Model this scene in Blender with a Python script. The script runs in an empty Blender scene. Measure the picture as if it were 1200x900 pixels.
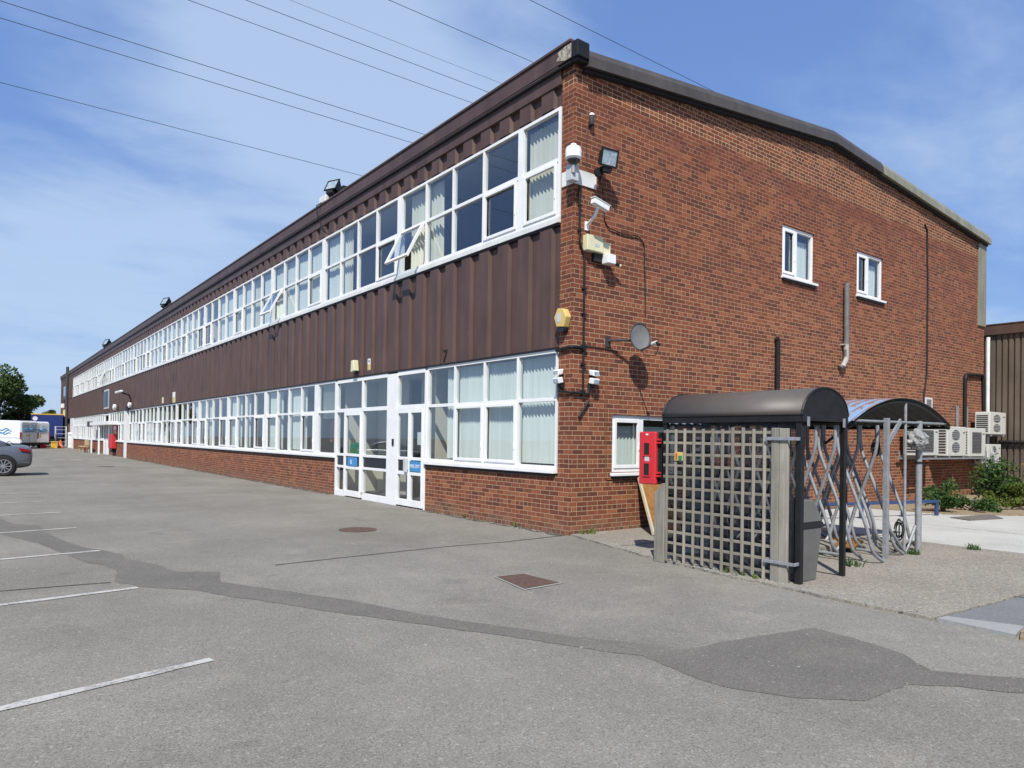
import bpy, bmesh, math, random
from mathutils import Vector, Matrix, noise as mnoise
R = math.radians
S = bpy.context.scene
C = S.collection
# ------------------------------------------------------------------ helpers
class MB:
    """collects faces, then links them as one mesh object"""
    def __init__(s): s.v=[]; s.f=[]; s.m=[]
    def add(s, vs, fs, m=0):
        o=len(s.v); s.v+= [tuple(v) for v in vs]
        for f in fs: s.f.append(tuple(i+o for i in f)); s.m.append(m)
        return s
    def box(s,x0,y0,z0,x1,y1,z1,m=0):
        x0,x1=sorted((x0,x1)); y0,y1=sorted((y0,y1)); z0,z1=sorted((z0,z1))
        return s.add([(x0,y0,z0),(x1,y0,z0),(x1,y1,z0),(x0,y1,z0),(x0,y0,z1),(x1,y0,z1),(x1,y1,z1),(x0,y1,z1)],
              [(3,2,1,0),(4,5,6,7),(0,1,5,4),(1,2,6,5),(2,3,7,6),(3,0,4,7)],m)
    def obox(s,c,ax,ay,az,m=0):
        c=Vector(c);ax=Vector(ax);ay=Vector(ay);az=Vector(az)
        vs=[c+a*ax+b*ay+d*az for d in(-1,1) for a,b in((-1,-1),(1,-1),(1,1),(-1,1))]
        return s.add(vs,[(3,2,1,0),(4,5,6,7),(0,1,5,4),(1,2,6,5),(2,3,7,6),(3,0,4,7)],m)
    def quad(s,a,b,c,d,m=0): return s.add([a,b,c,d],[(0,1,2,3)],m)
    def tube(s,pts,r,n=8,m=0,caps=True):
        pts=[Vector(p) for p in pts]; k=len(pts); o=len(s.v)
        rr=r if isinstance(r,(list,tuple)) else [r]*k
        t0=(pts[1]-pts[0]).normalized()
        up=Vector((0,0,1)) if abs(t0.z)<.9 else Vector((1,0,0))
        nrm=(up-t0*up.dot(t0)).normalized()
        for i,p in enumerate(pts):
            if i==0: t=t0
            elif i==k-1: t=(pts[i]-pts[i-1]).normalized()
            else: t=((pts[i+1]-pts[i]).normalized()+(pts[i]-pts[i-1]).normalized()); t=t.normalized() if t.length>1e-6 else t0
            nrm=(nrm-t*nrm.dot(t)); nrm=nrm.normalized() if nrm.length>1e-6 else t.orthogonal().normalized()
            b=t.cross(nrm)
            for j in range(n):
                a=2*math.pi*j/n
                s.v.append(tuple(p+(nrm*math.cos(a)+b*math.sin(a))*rr[i]))
        for i in range(k-1):
            for j in range(n):
                j2=(j+1)%n
                s.f.append((o+i*n+j,o+i*n+j2,o+(i+1)*n+j2,o+(i+1)*n+j)); s.m.append(m)
        if caps:
            s.f.append(tuple(o+j for j in reversed(range(n)))); s.m.append(m)
            s.f.append(tuple(o+(k-1)*n+j for j in range(n))); s.m.append(m)
        return s
    def prism(s,poly,fn,d0,d1,m=0):
        """poly of 2-D points, fn(a,b,d)->3-D"""
        n=len(poly); o=len(s.v)
        for d in(d0,d1):
            for a,b in poly: s.v.append(tuple(fn(a,b,d)))
        s.f.append(tuple(o+i for i in reversed(range(n)))); s.m.append(m)
        s.f.append(tuple(o+n+i for i in range(n))); s.m.append(m)
        for i in range(n):
            j=(i+1)%n; s.f.append((o+i,o+j,o+n+j,o+n+i)); s.m.append(m)
        return s
    def lathe(s,prof,c,axis='z',n=24,m=0):
        """prof: list of (radius, along)"""
        c=Vector(c); ax={'x':(Vector((0,1,0)),Vector((0,0,1)),Vector((1,0,0))),'y':(Vector((0,0,1)),Vector((1,0,0)),Vector((0,1,0))),'z':(Vector((1,0,0)),Vector((0,1,0)),Vector((0,0,1)))}[axis] if isinstance(axis,str) else axis
        o=len(s.v)
        for r,h in prof:
            for j in range(n):
                a=2*math.pi*j/n
                s.v.append(tuple(c+ax[0]*math.cos(a)*r+ax[1]*math.sin(a)*r+ax[2]*h))
        for i in range(len(prof)-1):
            for j in range(n):
                j2=(j+1)%n
                s.f.append((o+i*n+j,o+i*n+j2,o+(i+1)*n+j2,o+(i+1)*n+j)); s.m.append(m)
        s.f.append(tuple(o+j for j in reversed(range(n)))); s.m.append(m)
        s.f.append(tuple(o+(len(prof)-1)*n+j for j in range(n))); s.m.append(m)
        return s
    def mesh(s,name,mats,loc=(0,0,0)):
        me=bpy.data.meshes.new(name)
        L=Vector(loc)
        me.from_pydata([tuple(Vector(v)-L) for v in s.v],[],s.f)
        for q in (mats if isinstance(mats,(list,tuple)) else [mats]): me.materials.append(q)
        for p,i in zip(me.polygons,s.m): p.material_index=i
        bm=bmesh.new(); bm.from_mesh(me); bmesh.ops.recalc_face_normals(bm,faces=bm.faces) if not getattr(s,'keep',False) else None; bm.to_mesh(me); bm.free()
        return me
    def build(s,name,mats,parent=None,loc=None,smooth=None,bevel=0,seg=2,rot=None):
        if parent is not None:
            base=parent.get('_w',None)
            L=Vector(base) if base is not None else Vector((0,0,0))
        else: L=Vector(loc) if loc is not None else Vector((0,0,0))
        me=s.mesh(name,mats,L)
        o=bpy.data.objects.new(name,me); C.objects.link(o)
        if parent is None: o.location=L
        else: o.parent=parent
        o['_w']=list(L)
        if smooth is not None:
            bm=bmesh.new(); bm.from_mesh(me); bmesh.ops.remove_doubles(bm,verts=bm.verts,dist=1e-5); bm.to_mesh(me); bm.free()
            for p in me.polygons: p.use_smooth=True
            if smooth<180:
                try: me.set_sharp_from_angle(angle=R(smooth))
                except Exception: pass
        if bevel:
            b=o.modifiers.new('edge','BEVEL'); b.width=bevel; b.segments=seg; b.limit_method='ANGLE'; b.angle_limit=R(40)
        return o
def tag(o,label=None,cat=None,group=None,kind=None):
    if label: o['label']=label
    if cat: o['category']=cat
    if group: o['group']=group
    if kind: o['kind']=kind
    return o
def thing(name,loc,label,cat,group=None):
    o=bpy.data.objects.new(name,None); C.objects.link(o); o.location=loc; o.empty_display_size=.2
    o['_w']=list(loc); return tag(o,label,cat,group)
def copy_tree(o,parent=None):
    c=o.copy(); C.objects.link(c)
    if parent is not None: c.parent=parent
    for ch in list(o.children): copy_tree(ch,c)
    return c

# ------------------------------------------------------------------ node helpers
class G:
    def __init__(s,name):
        s.mat=bpy.data.materials.new(name); s.mat.use_nodes=True; s.t=s.mat.node_tree; s.n=s.t.nodes; s.l=s.t.links
        s.b=s.n['Principled BSDF']; s.out=s.n['Material Output']
    def new(s,ty,**kw):
        x=s.n.new(ty)
        for k,v in kw.items(): setattr(x,k,v)
        return x
    def put(s,sock,val):
        if hasattr(val,'is_linked') or isinstance(val,bpy.types.NodeSocket): s.l.new(val,sock)
        else:
            if isinstance(val,(tuple,list)) and len(val)==3 and sock.type=='RGBA': val=(*val,1)
            sock.default_value=val
    def pos(s): 
        if not hasattr(s,'_p'): s._p=s.new('ShaderNodeNewGeometry')
        return s._p.outputs['Position']
    def nrm(s): s.pos(); return s._p.outputs['True Normal']
    def obj(s): return s.new('ShaderNodeTexCoord').outputs['Object']
    def math(s,op,a,b=0,c=None,clamp=False):
        x=s.new('ShaderNodeMath',operation=op); x.use_clamp=clamp
        s.put(x.inputs[0],a); s.put(x.inputs[1],b)
        if c is not None: s.put(x.inputs[2],c)
        return x.outputs[0]
    def vmul(s,v,k):
        x=s.new('ShaderNodeVectorMath',operation='MULTIPLY'); s.put(x.inputs[0],v); x.inputs[1].default_value=k; return x.outputs[0]
    def noise(s,v,scale,detail=3,rough=.5,dist=0):
        x=s.new('ShaderNodeTexNoise'); s.put(x.inputs['Vector'],v); x.inputs['Scale'].default_value=scale; x.inputs['Detail'].default_value=detail; x.inputs['Roughness'].default_value=rough; x.inputs['Distortion'].default_value=dist
        return x.outputs['Fac']
    def vor(s,v,scale,feature='F1'):
        x=s.new('ShaderNodeTexVoronoi',feature=feature); s.put(x.inputs['Vector'],v); x.inputs['Scale'].default_value=scale
        return x
    def ramp(s,f,stops,interp='LINEAR'):
        x=s.new('ShaderNodeValToRGB'); s.put(x.inputs[0],f); e=x.color_ramp.elements; x.color_ramp.interpolation=interp
        while len(e)<len(stops): e.new(.5)
        for q,(p,c) in zip(e,stops):
            q.position=p; q.color=(*c,1) if isinstance(c,(tuple,list)) else (c,c,c,1)
        return x.outputs[0]
    def rng(s,f,a,b,c=0,d=1):
        x=s.new('ShaderNodeMapRange'); x.clamp=True; s.put(x.inputs[0],f)
        for i,v in zip((1,2,3,4),(a,b,c,d)): s.put(x.inputs[i],v)
        return x.outputs[0]
    def mix(s,f,a,b,mode='MIX'):
        x=s.new('ShaderNodeMix',data_type='RGBA',blend_type=mode); s.put(x.inputs[0],f); s.put(x.inputs[6],a); s.put(x.inputs[7],b); return x.outputs[2]
    def sep(s,v): return s.new('ShaderNodeSeparateXYZ').outputs if False else s._sep(v)
    def _sep(s,v):
        x=s.new('ShaderNodeSeparateXYZ'); s.put(x.inputs[0],v); return x.outputs
    def comb(s,a,b,c):
        x=s.new('ShaderNodeCombineXYZ'); s.put(x.inputs[0],a); s.put(x.inputs[1],b); s.put(x.inputs[2],c); return x.outputs[0]
    def bump(s,h,st=.3,d=.01):
        x=s.new('ShaderNodeBump'); x.inputs['Strength'].default_value=st; x.inputs['Distance'].default_value=d; s.put(x.inputs['Height'],h); s.l.new(x.outputs[0],s.b.inputs['Normal'])
    def set(s,col=None,rough=None,metal=None,spec=None):
        if col is not None: s.put(s.b.inputs['Base Color'],col)
        if rough is not None: s.put(s.b.inputs['Roughness'],rough)
        if metal is not None: s.put(s.b.inputs['Metallic'],metal)
        if spec is not None: s.put(s.b.inputs['Specular IOR Level'],spec)
        return s.mat
def mk(name,col,rough=.6,metal=0,var=.15,scale=6,spec=.4,dirt=None,bump=0):
    """plain paint / plastic / metal with uneven tone"""
    g=G(name); v=g.obj()
    n=g.noise(v,scale,4,.6)
    lo=tuple(c*(1-var) for c in col); hi=tuple(min(1,c*(1+var)) for c in col)
    c=g.ramp(n,[(.3,lo),(.7,hi)])
    if dirt:
        n2=g.noise(v,scale*3.1,5,.7); c=g.mix(g.rng(n2,.52,.72),c,dirt)
    if bump: g.bump(n,bump,.01)
    return g.set(c,rough,metal,spec)
M={}
def brick(name,gable):
    g=G(name); P=g._sep(g.pos()); N=g._sep(g.nrm())
    fy=g.math('GREATER_THAN',g.math('ABSOLUTE',N[1]),.5)
    u=g.math('ADD',g.math('MULTIPLY',P[0],fy),g.math('MULTIPLY',P[1],g.math('SUBTRACT',1,fy)))
    u=g.math('ADD',u,g.math('MULTIPLY',fy,.1125))
    wob=g.math('MULTIPLY',g.math('SUBTRACT',g.noise(g.pos(),2.2,2),.5),.006)
    v=g.comb(g.math('ADD',u,30),g.math('ADD',P[2],wob),0)
    b=g.new('ShaderNodeTexBrick'); g.put(b.inputs['Vector'],v)
    b.offset=.5; b.squash=.5 ; b.squash_frequency=5
    for k,q in (('Scale',1),('Brick Width',.225),('Row Height',.075),('Mortar Size',.0054),('Mortar Smooth',.4),('Bias',0)): b.inputs[k].default_value=q
    b.inputs['Color1'].default_value=(0,0,0,1); b.inputs['Color2'].default_value=(1,1,1,1); b.inputs['Mortar'].default_value=(.5,.5,.5,1)
    fac=b.outputs['Fac']; rid=b.outputs['Color']
    bc=g.ramp(rid,[(0,(.105,.040,.028)),(.16,(.145,.047,.029)),(.5,(.192,.060,.032)),(.8,(.24,.078,.039)),(1,(.30,.11,.054))])
    n1=g.noise(g.pos(),26,5,.7); bc=g.mix(.55,bc,g.ramp(n1,[(.25,(.25,.25,.25)),(.75,(.8,.8,.8))]),'OVERLAY')
    n2=g.noise(g.pos(),.55,3,.55); bc=g.mix(g.rng(n2,.4,.75,0,.28),bc,(.16,.06,.04))
    mor=g.mix(g.noise(g.pos(),9,4,.7),(.34,.25,.15),(.55,.42,.265))
    if gable:
        zz=g.math('ADD',P[2],g.math('MULTIPLY',g.math('SUBTRACT',g.noise(g.vmul(g.pos(),(.9,.9,.9)),1,4,.6),.5),.5))
        red=g.ramp(g.math('DIVIDE',zz,10),[(.34,(.05,)*3),(.47,(.55,)*3),(.60,(.62,)*3),(.665,(.72,)*3),(.675,(.95,)*3),(.70,(.9,)*3),(.712,(.12,)*3)])
        blot=g.rng(g.noise(g.pos(),1.1,4,.6),.35,.7,.35,1)
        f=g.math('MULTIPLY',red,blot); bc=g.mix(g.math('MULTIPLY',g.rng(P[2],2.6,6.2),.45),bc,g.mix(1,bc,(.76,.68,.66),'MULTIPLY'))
        mor=g.mix(f,mor,(.22,.085,.05))
        hi=g.math('GREATER_THAN',zz,7.08); mor=g.mix(g.math('MULTIPLY',hi,.7),mor,(.58,.47,.28))
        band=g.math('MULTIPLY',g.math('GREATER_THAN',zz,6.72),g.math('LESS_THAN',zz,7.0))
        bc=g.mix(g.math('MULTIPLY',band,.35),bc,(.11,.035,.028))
    col=g.mix(fac,bc,mor)
    # efflorescence + splash dirt near the ground
    ef=g.rng(g.noise(g.pos(),6,6,.75),.66,.8); col=g.mix(g.math('MULTIPLY',ef,.35),col,(.45,.38,.3))
    gd=g.math('MULTIPLY',g.rng(P[2],.32,.02),g.rng(g.noise(g.pos(),3,4,.6),.35,.7)); col=g.mix(g.math('MULTIPLY',gd,.6),col,(.2,.17,.12))
    sk=g.noise(g.comb(g.math('MULTIPLY',u,2.6),g.math('MULTIPLY',P[2],.16),0),2.2,5,.62); col=g.mix(g.rng(sk,.53,.74,0,.42),col,g.mix(1,col,(.70,.66,.62),'MULTIPLY'))
    sk2=g.noise(g.comb(g.math('MULTIPLY',u,1.9),g.math('MULTIPLY',P[2],.22),7),1.7,5,.62); col=g.mix(g.rng(sk2,.56,.74,0,.30),col,g.mix(1,col,(1.22,1.24,1.26),'MULTIPLY'))
    h=g.math('SUBTRACT',g.math('MULTIPLY',n1,.25),fac); g.bump(h,.55,.008)
    return g.set(col,.88,0,.25)
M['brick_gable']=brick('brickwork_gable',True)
M['brick_front']=brick('brickwork_front',False)

def asphalt(name,lo,hi,patchy=True):
    g=G(name); P=g.pos()
    n=g.noise(P,70,7,.85); c=g.ramp(n,[(.34,tuple(q*.86 for q in lo)),(.66,tuple(q*1.08 for q in hi))])
    v=g.vor(P,125); sp=g._sep(v.outputs['Color'])
    k=1 if patchy else .45
    c=g.mix(g.math('MULTIPLY',g.math('GREATER_THAN',sp[0],.88),.46*k),c,(.40,.385,.345))
    c=g.mix(g.math('MULTIPLY',g.math('LESS_THAN',sp[1],.17),.46),c,(.08,.076,.070))
    v3=g.vor(P,55); s3=g._sep(v3.outputs['Color'])
    c=g.mix(g.math('MULTIPLY',g.math('GREATER_THAN',s3[0],.988),.38*k),c,(.42,.41,.39))
    if patchy:
        b=g.noise(P,.35,5,.6); c=g.mix(g.rng(b,.38,.62,0,.75),c,g.mix(1,c,(.74,.735,.73),'MULTIPLY'))
        st=g.noise(g.vmul(P,(.8,.06,1)),1.2,4,.6); c=g.mix(g.rng(st,.5,.75,0,.5),c,g.mix(1,c,(.80,.795,.79),'MULTIPLY'))
        w=g.noise(P,1.7,5,.65); c=g.mix(g.rng(w,.50,.72,0,.75),c,g.mix(1,c,(1.22,1.20,1.14),'MULTIPLY'))
        d=g.noise(P,.9,6,.7,.6); c=g.mix(g.rng(d,.60,.72,0,.6),c,g.mix(1,c,(.66,.65,.64),'MULTIPLY'))
        w2=g.noise(P,7,5,.7); c=g.mix(g.rng(w2,.42,.75,0,.45),c,g.mix(1,c,(.80,.80,.80),'MULTIPLY'))
        # oil drips and rubbed lanes
        o_=g.vor(P,.62); r_=g._sep(o_.outputs['Color']); dr=g.math('MULTIPLY',g.rng(g.math('ADD',o_.outputs['Distance'],g.math('MULTIPLY',g.noise(P,9,4,.7),.12)),.10,.20,1,0),g.math('GREATER_THAN',r_[0],.70))
        c=g.mix(g.math('MULTIPLY',dr,.30),c,(.075,.07,.065))
    else:
        b=g.noise(P,1.4,5,.65); c=g.mix(g.rng(b,.38,.68,0,.6),c,g.mix(1,c,(1.32,1.30,1.26),'MULTIPLY'))
        b=g.noise(P,.5,4,.6); c=g.mix(g.rng(b,.45,.7,0,.5),c,g.mix(1,c,(.82,.82,.82),'MULTIPLY'))
    g.bump(g.math('ADD',n,v.outputs['Distance']),.4,.005)
    return g.set(c,.92,0,.25)
M['asphalt']=asphalt('worn_asphalt',(.196,.184,.156),(.284,.268,.228))
M['patch']=asphalt('newer_asphalt_patch',(.116,.109,.095),(.164,.154,.135),False)
def concrete(name,lo,hi,warm):
    g=G(name); P=g.pos()
    n=g.noise(P,30,7,.75); c=g.ramp(n,[(.3,lo),(.7,hi)])
    v=g.vor(P,60); s=g._sep(v.outputs['Color'])
    c=g.mix(g.math('MULTIPLY',g.math('GREATER_THAN',s[0],.8),.45*warm),c,(.5,.44,.33))
    c=g.mix(g.math('MULTIPLY',g.math('LESS_THAN',s[1],.16),.5*warm),c,(.13,.12,.1))
    b=g.noise(P,.8,5,.65); c=g.mix(g.rng(b,.4,.7,0,.55),c,g.mix(1,c,(.72,.71,.69),'MULTIPLY'))
    b2=g.noise(P,3,5,.65); c=g.mix(g.rng(b2,.5,.75,0,.4),c,g.mix(1,c,(1.2,1.18,1.12),'MULTIPLY'))
    g.bump(n,.5,.01)
    return g.set(c,.93,0,.25)
M['apron']=concrete('exposed_aggregate_concrete',(.20,.185,.155),(.33,.305,.26),1)
M['yard']=concrete('pale_concrete',(.40,.405,.375),(.53,.535,.50),.25)
M['slab']=concrete('grey_paving_slab',(.15,.155,.155),(.215,.22,.22),.1)
M['kerb']=concrete('pale_kerb',(.27,.275,.265),(.36,.365,.35),.1)
M['soil']=concrete('dry_soil',(.17,.13,.08),(.36,.28,.18),1)
def marking():
    g=G('worn_white_paint'); P=g.pos()
    n=g.noise(P,45,6,.7); n2=g.noise(P,4,4,.6)
    f=g.rng(g.math('ADD',g.math('MULTIPLY',n,.6),g.math('MULTIPLY',n2,.4)),.50,.60)
    c=g.mix(f,(.46,.455,.42),(.24,.23,.205)); return g.set(c,.85,0,.3)
M['marking']=marking()
M['grime']=mk('wall_foot_grime',(.095,.085,.068),.95,0,.4,14,.2,(.05,.045,.035))
M['crack']=mk('joint_filler',(.07,.068,.062),.95)
def clad(name,col,streak):
    g=G(name); P=g.pos()
    n=g.noise(g.vmul(P,(1,1,.12)),5,5,.65); n2=g.noise(P,1.3,3,.5)
    lo=tuple(c*.76 for c in col); hi=tuple(c*1.22 for c in col)
    c=g.ramp(g.math('ADD',g.math('MULTIPLY',n,.6),g.math('MULTIPLY',n2,.4)),[(.35,lo),(.65,hi)])
    d=g.rng(g.noise(P,14,6,.75),.62,.8); c=g.mix(g.math('MULTIPLY',d,.25),c,streak)
    return g.set(c,.5,0,.35)
M['clad']=clad('brown_profiled_sheet',(.090,.053,.043),(.16,.10,.08))
M['fascia']=clad('brown_fascia',(.085,.053,.045),(.15,.1,.085))
M['verge']=clad('grey_brown_verge',(.072,.062,.054),(.2,.17,.15))
M['olive']=clad('olive_verge',(.235,.225,.16),(.2,.18,.13))
M['shed']=clad('olive_brown_sheet',(.128,.100,.076),(.17,.135,.1))
M['white']=mk('white_frame',(.80,.81,.80),.35,0,.05,3,.5)
M['white_old']=mk('weathered_white',(.68,.69,.67),.5,0,.10,3)
M['cream']=mk('cream_plastic',(.68,.64,.42),.5,0,.08)
M['yellow']=mk('yellow_plastic',(.62,.45,.15),.45,0,.08)
M['black']=mk('black_metal',(.014,.014,.015),.5,0,.3,8,.3)
M['black_soft']=mk('black_plastic',(.018,.018,.019),.6,0,.2,6,.3)
M['pale']=mk('pale_grey_plastic',(.5,.52,.53),.45,0,.08)
M['galv']=mk('galvanised_steel',(.30,.315,.33),.5,.25,.2,14,.5,(.19,.185,.18))
M['pipe_grey']=mk('pale_pipe',(.36,.35,.32),.6,0,.2,9)
M['grey']=mk('grey_paint',(.155,.155,.152),.5,0,.15)
M['bin']=mk('bin_grey',(.135,.132,.125),.42,0,.12,5,.5)
M['darkgrey']=mk('dark_grey',(.05,.05,.055),.5,0,.2)
M['red']=mk('red_plastic',(.58,.028,.035),.38,0,.08,4,.5)
M['red_rail']=mk('red_paint',(.5,.03,.03),.5,0,.1)
M['blue_rail']=mk('blue_paint',(.022,.055,.15),.45,0,.25,10,.5,(.1,.08,.07))
M['blue_sign']=mk('blue_sign',(.055,.25,.52),.4,0,.06)
M['green']=mk('green_sign',(.02,.25,.09),.45,0,.06)
M['navy']=mk('navy_panel',(.012,.014,.024),.3,0,.1,4,.6)
M['blue_lorry']=mk('navy_curtain',(.018,.035,.16),.5,0,.12,2)
M['lorry_yellow']=mk('yellow_strip',(.70,.42,.05),.5)
M['orange']=mk('orange_board',(.55,.11,.025),.6,0,.1)
M['steel_plate']=mk('steel_plate',(.36,.38,.40),.4,.3,.1)
M['rubber']=mk('tyre_rubber',(.018,.018,.018),.85,0,.2,20)
M['alloy']=mk('alloy_rim',(.42,.42,.43),.32,.7,.06)
M['chrome']=mk('chrome',(.6,.6,.6),.18,1,.03)
M['car']=mk('grey_car_paint',(.135,.15,.175),.28,.35,.04,3,.6)
M['van']=mk('white_van_paint',(.68,.70,.73),.3,0,.05,2,.5)
M['tail']=mk('tail_light_red',(.30,.008,.014),.2,0,.1,10,.6)
M['plate']=mk('yellow_plate',(.68,.46,.04),.5)
M['lorry_white']=mk('lorry_white',(.7,.7,.7),.5)
M['wire']=mk('dark_wire',(.03,.032,.04),.7)
M['wire_light']=mk('light_wire',(.16,.18,.22),.7)
M['ply']=None
M['sky_pane']=mk('obscured_blue_glass',(.16,.25,.38),.12,0,.08,2,.6)
def wood(name,a,b,axis,sc=30):
    g=G(name); k={'z':(1,1,.06),'y':(1,.06,1)}[axis]
    v=g.obj(); n=g.noise(g.vmul(v,k),sc,6,.7,1.2); n2=g.noise(v,3,3,.5)
    c=g.ramp(g.math('ADD',g.math('MULTIPLY',n,.7),g.math('MULTIPLY',n2,.3)),[(.3,a),(.7,b)])
    ri=g.new('ShaderNodeNewGeometry').outputs['Random Per Island']; c=g.mix(1,c,g.ramp(ri,[(0,(.66,.66,.64)),(1,(1.18,1.15,1.1))]),'MULTIPLY')
    n3=g.noise(v,11,5,.7); c=g.mix(g.rng(n3,.55,.75,0,.4),c,g.mix(1,c,(.6,.62,.52),'MULTIPLY'))
    g.bump(n,.5,.005); return g.set(c,.88,0,.2)
M['wood']=wood('weathered_timber',(.20,.185,.155),(.40,.375,.325),'z')
M['wood_h']=wood('weathered_batten',(.18,.165,.135),(.34,.315,.265),'y')
M['post']=wood('grey_post_timber',(.20,.19,.165),(.40,.375,.33),'z',22)
M['ply']=wood('stained_plywood',(.17,.075,.025),(.36,.185,.065),'z',12)
M['plyedge']=wood('pale_ply_edge',(.38,.33,.24),(.6,.54,.42),'z',40)
M['bench']=wood('bench_timber',(.40,.31,.18),(.52,.42,.27),'y',20)
M['bark']=wood('bark',(.06,.045,.03),(.14,.11,.08),'z',14)
def rustcover():
    g=G('rusty_cover'); P=g.pos()
    S_=g._sep(P); ch=g.math('MULTIPLY',g.math('SINE',g.math('MULTIPLY',g.math('ADD',S_[0],S_[1]),150)),g.math('SINE',g.math('MULTIPLY',g.math('SUBTRACT',S_[0],S_[1]),150)))
    n=g.noise(P,18,5,.7); c=g.ramp(n,[(.3,(.065,.042,.036)),(.7,(.165,.10,.075))]); c=g.mix(g.math('MULTIPLY',g.rng(ch,.1,.6),.35),c,(.24,.16,.12))
    g.bump(ch,.6,.004); return g.set(c,.75,.2,.3)
M['rust']=rustcover()
def rustblue():
    g=G('blue_corrugated_rusting'); P=g._sep(g.pos())
    w=g.math('SINE',g.math('MULTIPLY',P[1],2*math.pi/.146))
    n=g.noise(g.pos(),5,6,.75); n2=g.noise(g.pos(),.9,2,.5)
    f=g.rng(g.math('ADD',g.math('ADD',g.math('MULTIPLY',w,.14),n),g.math('MULTIPLY',g.math('SUBTRACT',n2,.5),.35)),.50,.58)
    c=g.mix(f,(.20,.28,.40),(.20,.11,.08)); return g.set(c,g.mix(f,(.35,)*3,(.8,)*3),0,.5)
M['rustblue']=rustblue()
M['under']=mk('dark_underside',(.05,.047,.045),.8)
def smoked(name,col,alpha,rough=.15):
    g=G(name); g.set(col,rough,0,.5)
    tr=g.new('ShaderNodeBsdfTransparent'); tr.inputs[0].default_value=(.62,.57,.53,1) if alpha>.5 else (.60,.62,.64,1)
    mx=g.new('ShaderNodeMixShader'); n=g.noise(g.obj(),7,4,.6)
    g.put(mx.inputs[0],g.rng(n,.3,.7,alpha-.04,alpha+.06)); g.l.new(tr.outputs[0],mx.inputs[1]); g.l.new(g.b.outputs[0],mx.inputs[2]); g.l.new(mx.outputs[0],g.out.inputs[0])
    return g.mat
M['smoked']=smoked('smoked_roof_sheet',(.098,.084,.072),.93,.5)
M['clear']=smoked('scuffed_clear_sheet',(.16,.17,.18),.10,.12)
def glass(name,tint,boost):
    g=G(name); g.n.remove(g.b)
    tr=g.new('ShaderNodeBsdfTransparent'); tr.inputs[0].default_value=(*tint,1)
    gl=g.new('ShaderNodeBsdfGlossy'); gl.inputs['Roughness'].default_value=.0; gl.inputs[0].default_value=(.95,.97,1,1)
    lw=g.new('ShaderNodeVectorMath',operation='DOT_PRODUCT'); g.l.new(g.nrm(),lw.inputs[0]); g.l.new(g._p.outputs['Incoming'],lw.inputs[1])
    q=g.math('SUBTRACT',1,g.math('ABSOLUTE',lw.outputs['Value']),clamp=True)
    f=g.math('MULTIPLY_ADD',g.math('POWER',q,5),.9,.04*boost,clamp=True)
    # panes bow a little
    n=g.noise(g.pos(),1.1,1,.4); b=g.new('ShaderNodeBump'); b.inputs['Strength'].default_value=.04; b.inputs['Distance'].default_value=.03; g.l.new(n,b.inputs['Height']); g.l.new(b.outputs[0],gl.inputs['Normal'])
    mx=g.new('ShaderNodeMixShader'); g.l.new(f,mx.inputs[0]); g.l.new(tr.outputs[0],mx.inputs[1]); g.l.new(gl.outputs[0],mx.inputs[2]); g.l.new(mx.outputs[0],g.out.inputs[0])
    return g.mat
M['glass']=glass('window_glass',(.84,.895,.90),4.2)
M['carglass']=mk('dark_car_glass',(.012,.014,.018),.05,0,.1,3,.8)
def blind(name,a,b):
    g=G(name); n=g.noise(g.vmul(g.obj(),(8,8,.4)),1.5,3,.5); c=g.ramp(n,[(.3,a),(.7,b)])
    g.set(c,.8,0,.2); return g.mat
M['blind']=blind('pale_blind',(.65,.69,.64),(.77,.80,.75))
M['blind_cream']=blind('cream_blind',(.62,.60,.50),(.74,.72,.62))
M['curtain']=blind('cream_curtain',(.58,.55,.44),(.74,.71,.60))
M['wall_in']=mk('beige_interior_wall',(.66,.61,.49),.9,0,.05)
M['ceil_in']=mk('interior_ceiling',(.42,.42,.40),.9,0,.04)
M['floor_in']=mk('interior_carpet',(.07,.075,.09),.95)
M['dark_in']=mk('interior_dark',(.05,.05,.055),.9)
def leaf(name,a,b,c):
    g=G(name); oi=g.new('ShaderNodeNewGeometry'); r=oi.outputs['Random Per Island']
    n=g.noise(g.pos(),.9,3,.6)
    f=g.math('ADD',g.math('MULTIPLY',r,.6),g.math('MULTIPLY',n,.5))
    col=g.ramp(f,[(.2,a),(.55,b),(.9,c)])
    g.set(col,.6,0,.25)
    tl=g.new('ShaderNodeBsdfTranslucent'); g.l.new(col,tl.inputs[0])
    mx=g.new('ShaderNodeMixShader'); mx.inputs[0].default_value=.3; g.l.new(g.b.outputs[0],mx.inputs[1]); g.l.new(tl.outputs[0],mx.inputs[2]); g.l.new(mx.outputs[0],g.out.inputs[0])
    return g.mat
M['leaf_tree']=leaf('tree_leaves',(.03,.058,.016),(.072,.115,.03),(.12,.165,.05))
M['leaf_bush']=leaf('bush_leaves',(.022,.05,.016),(.05,.105,.028),(.10,.17,.04))
M['leaf_lime']=leaf('lime_leaves',(.05,.085,.018),(.11,.16,.03),(.20,.24,.05))
M['straw']=leaf('dry_grass',(.10,.10,.03),(.22,.18,.07),(.36,.29,.14))
M['flower']=mk('orange_flower',(.75,.38,.03),.6)

def T(name): return M[name]
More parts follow.
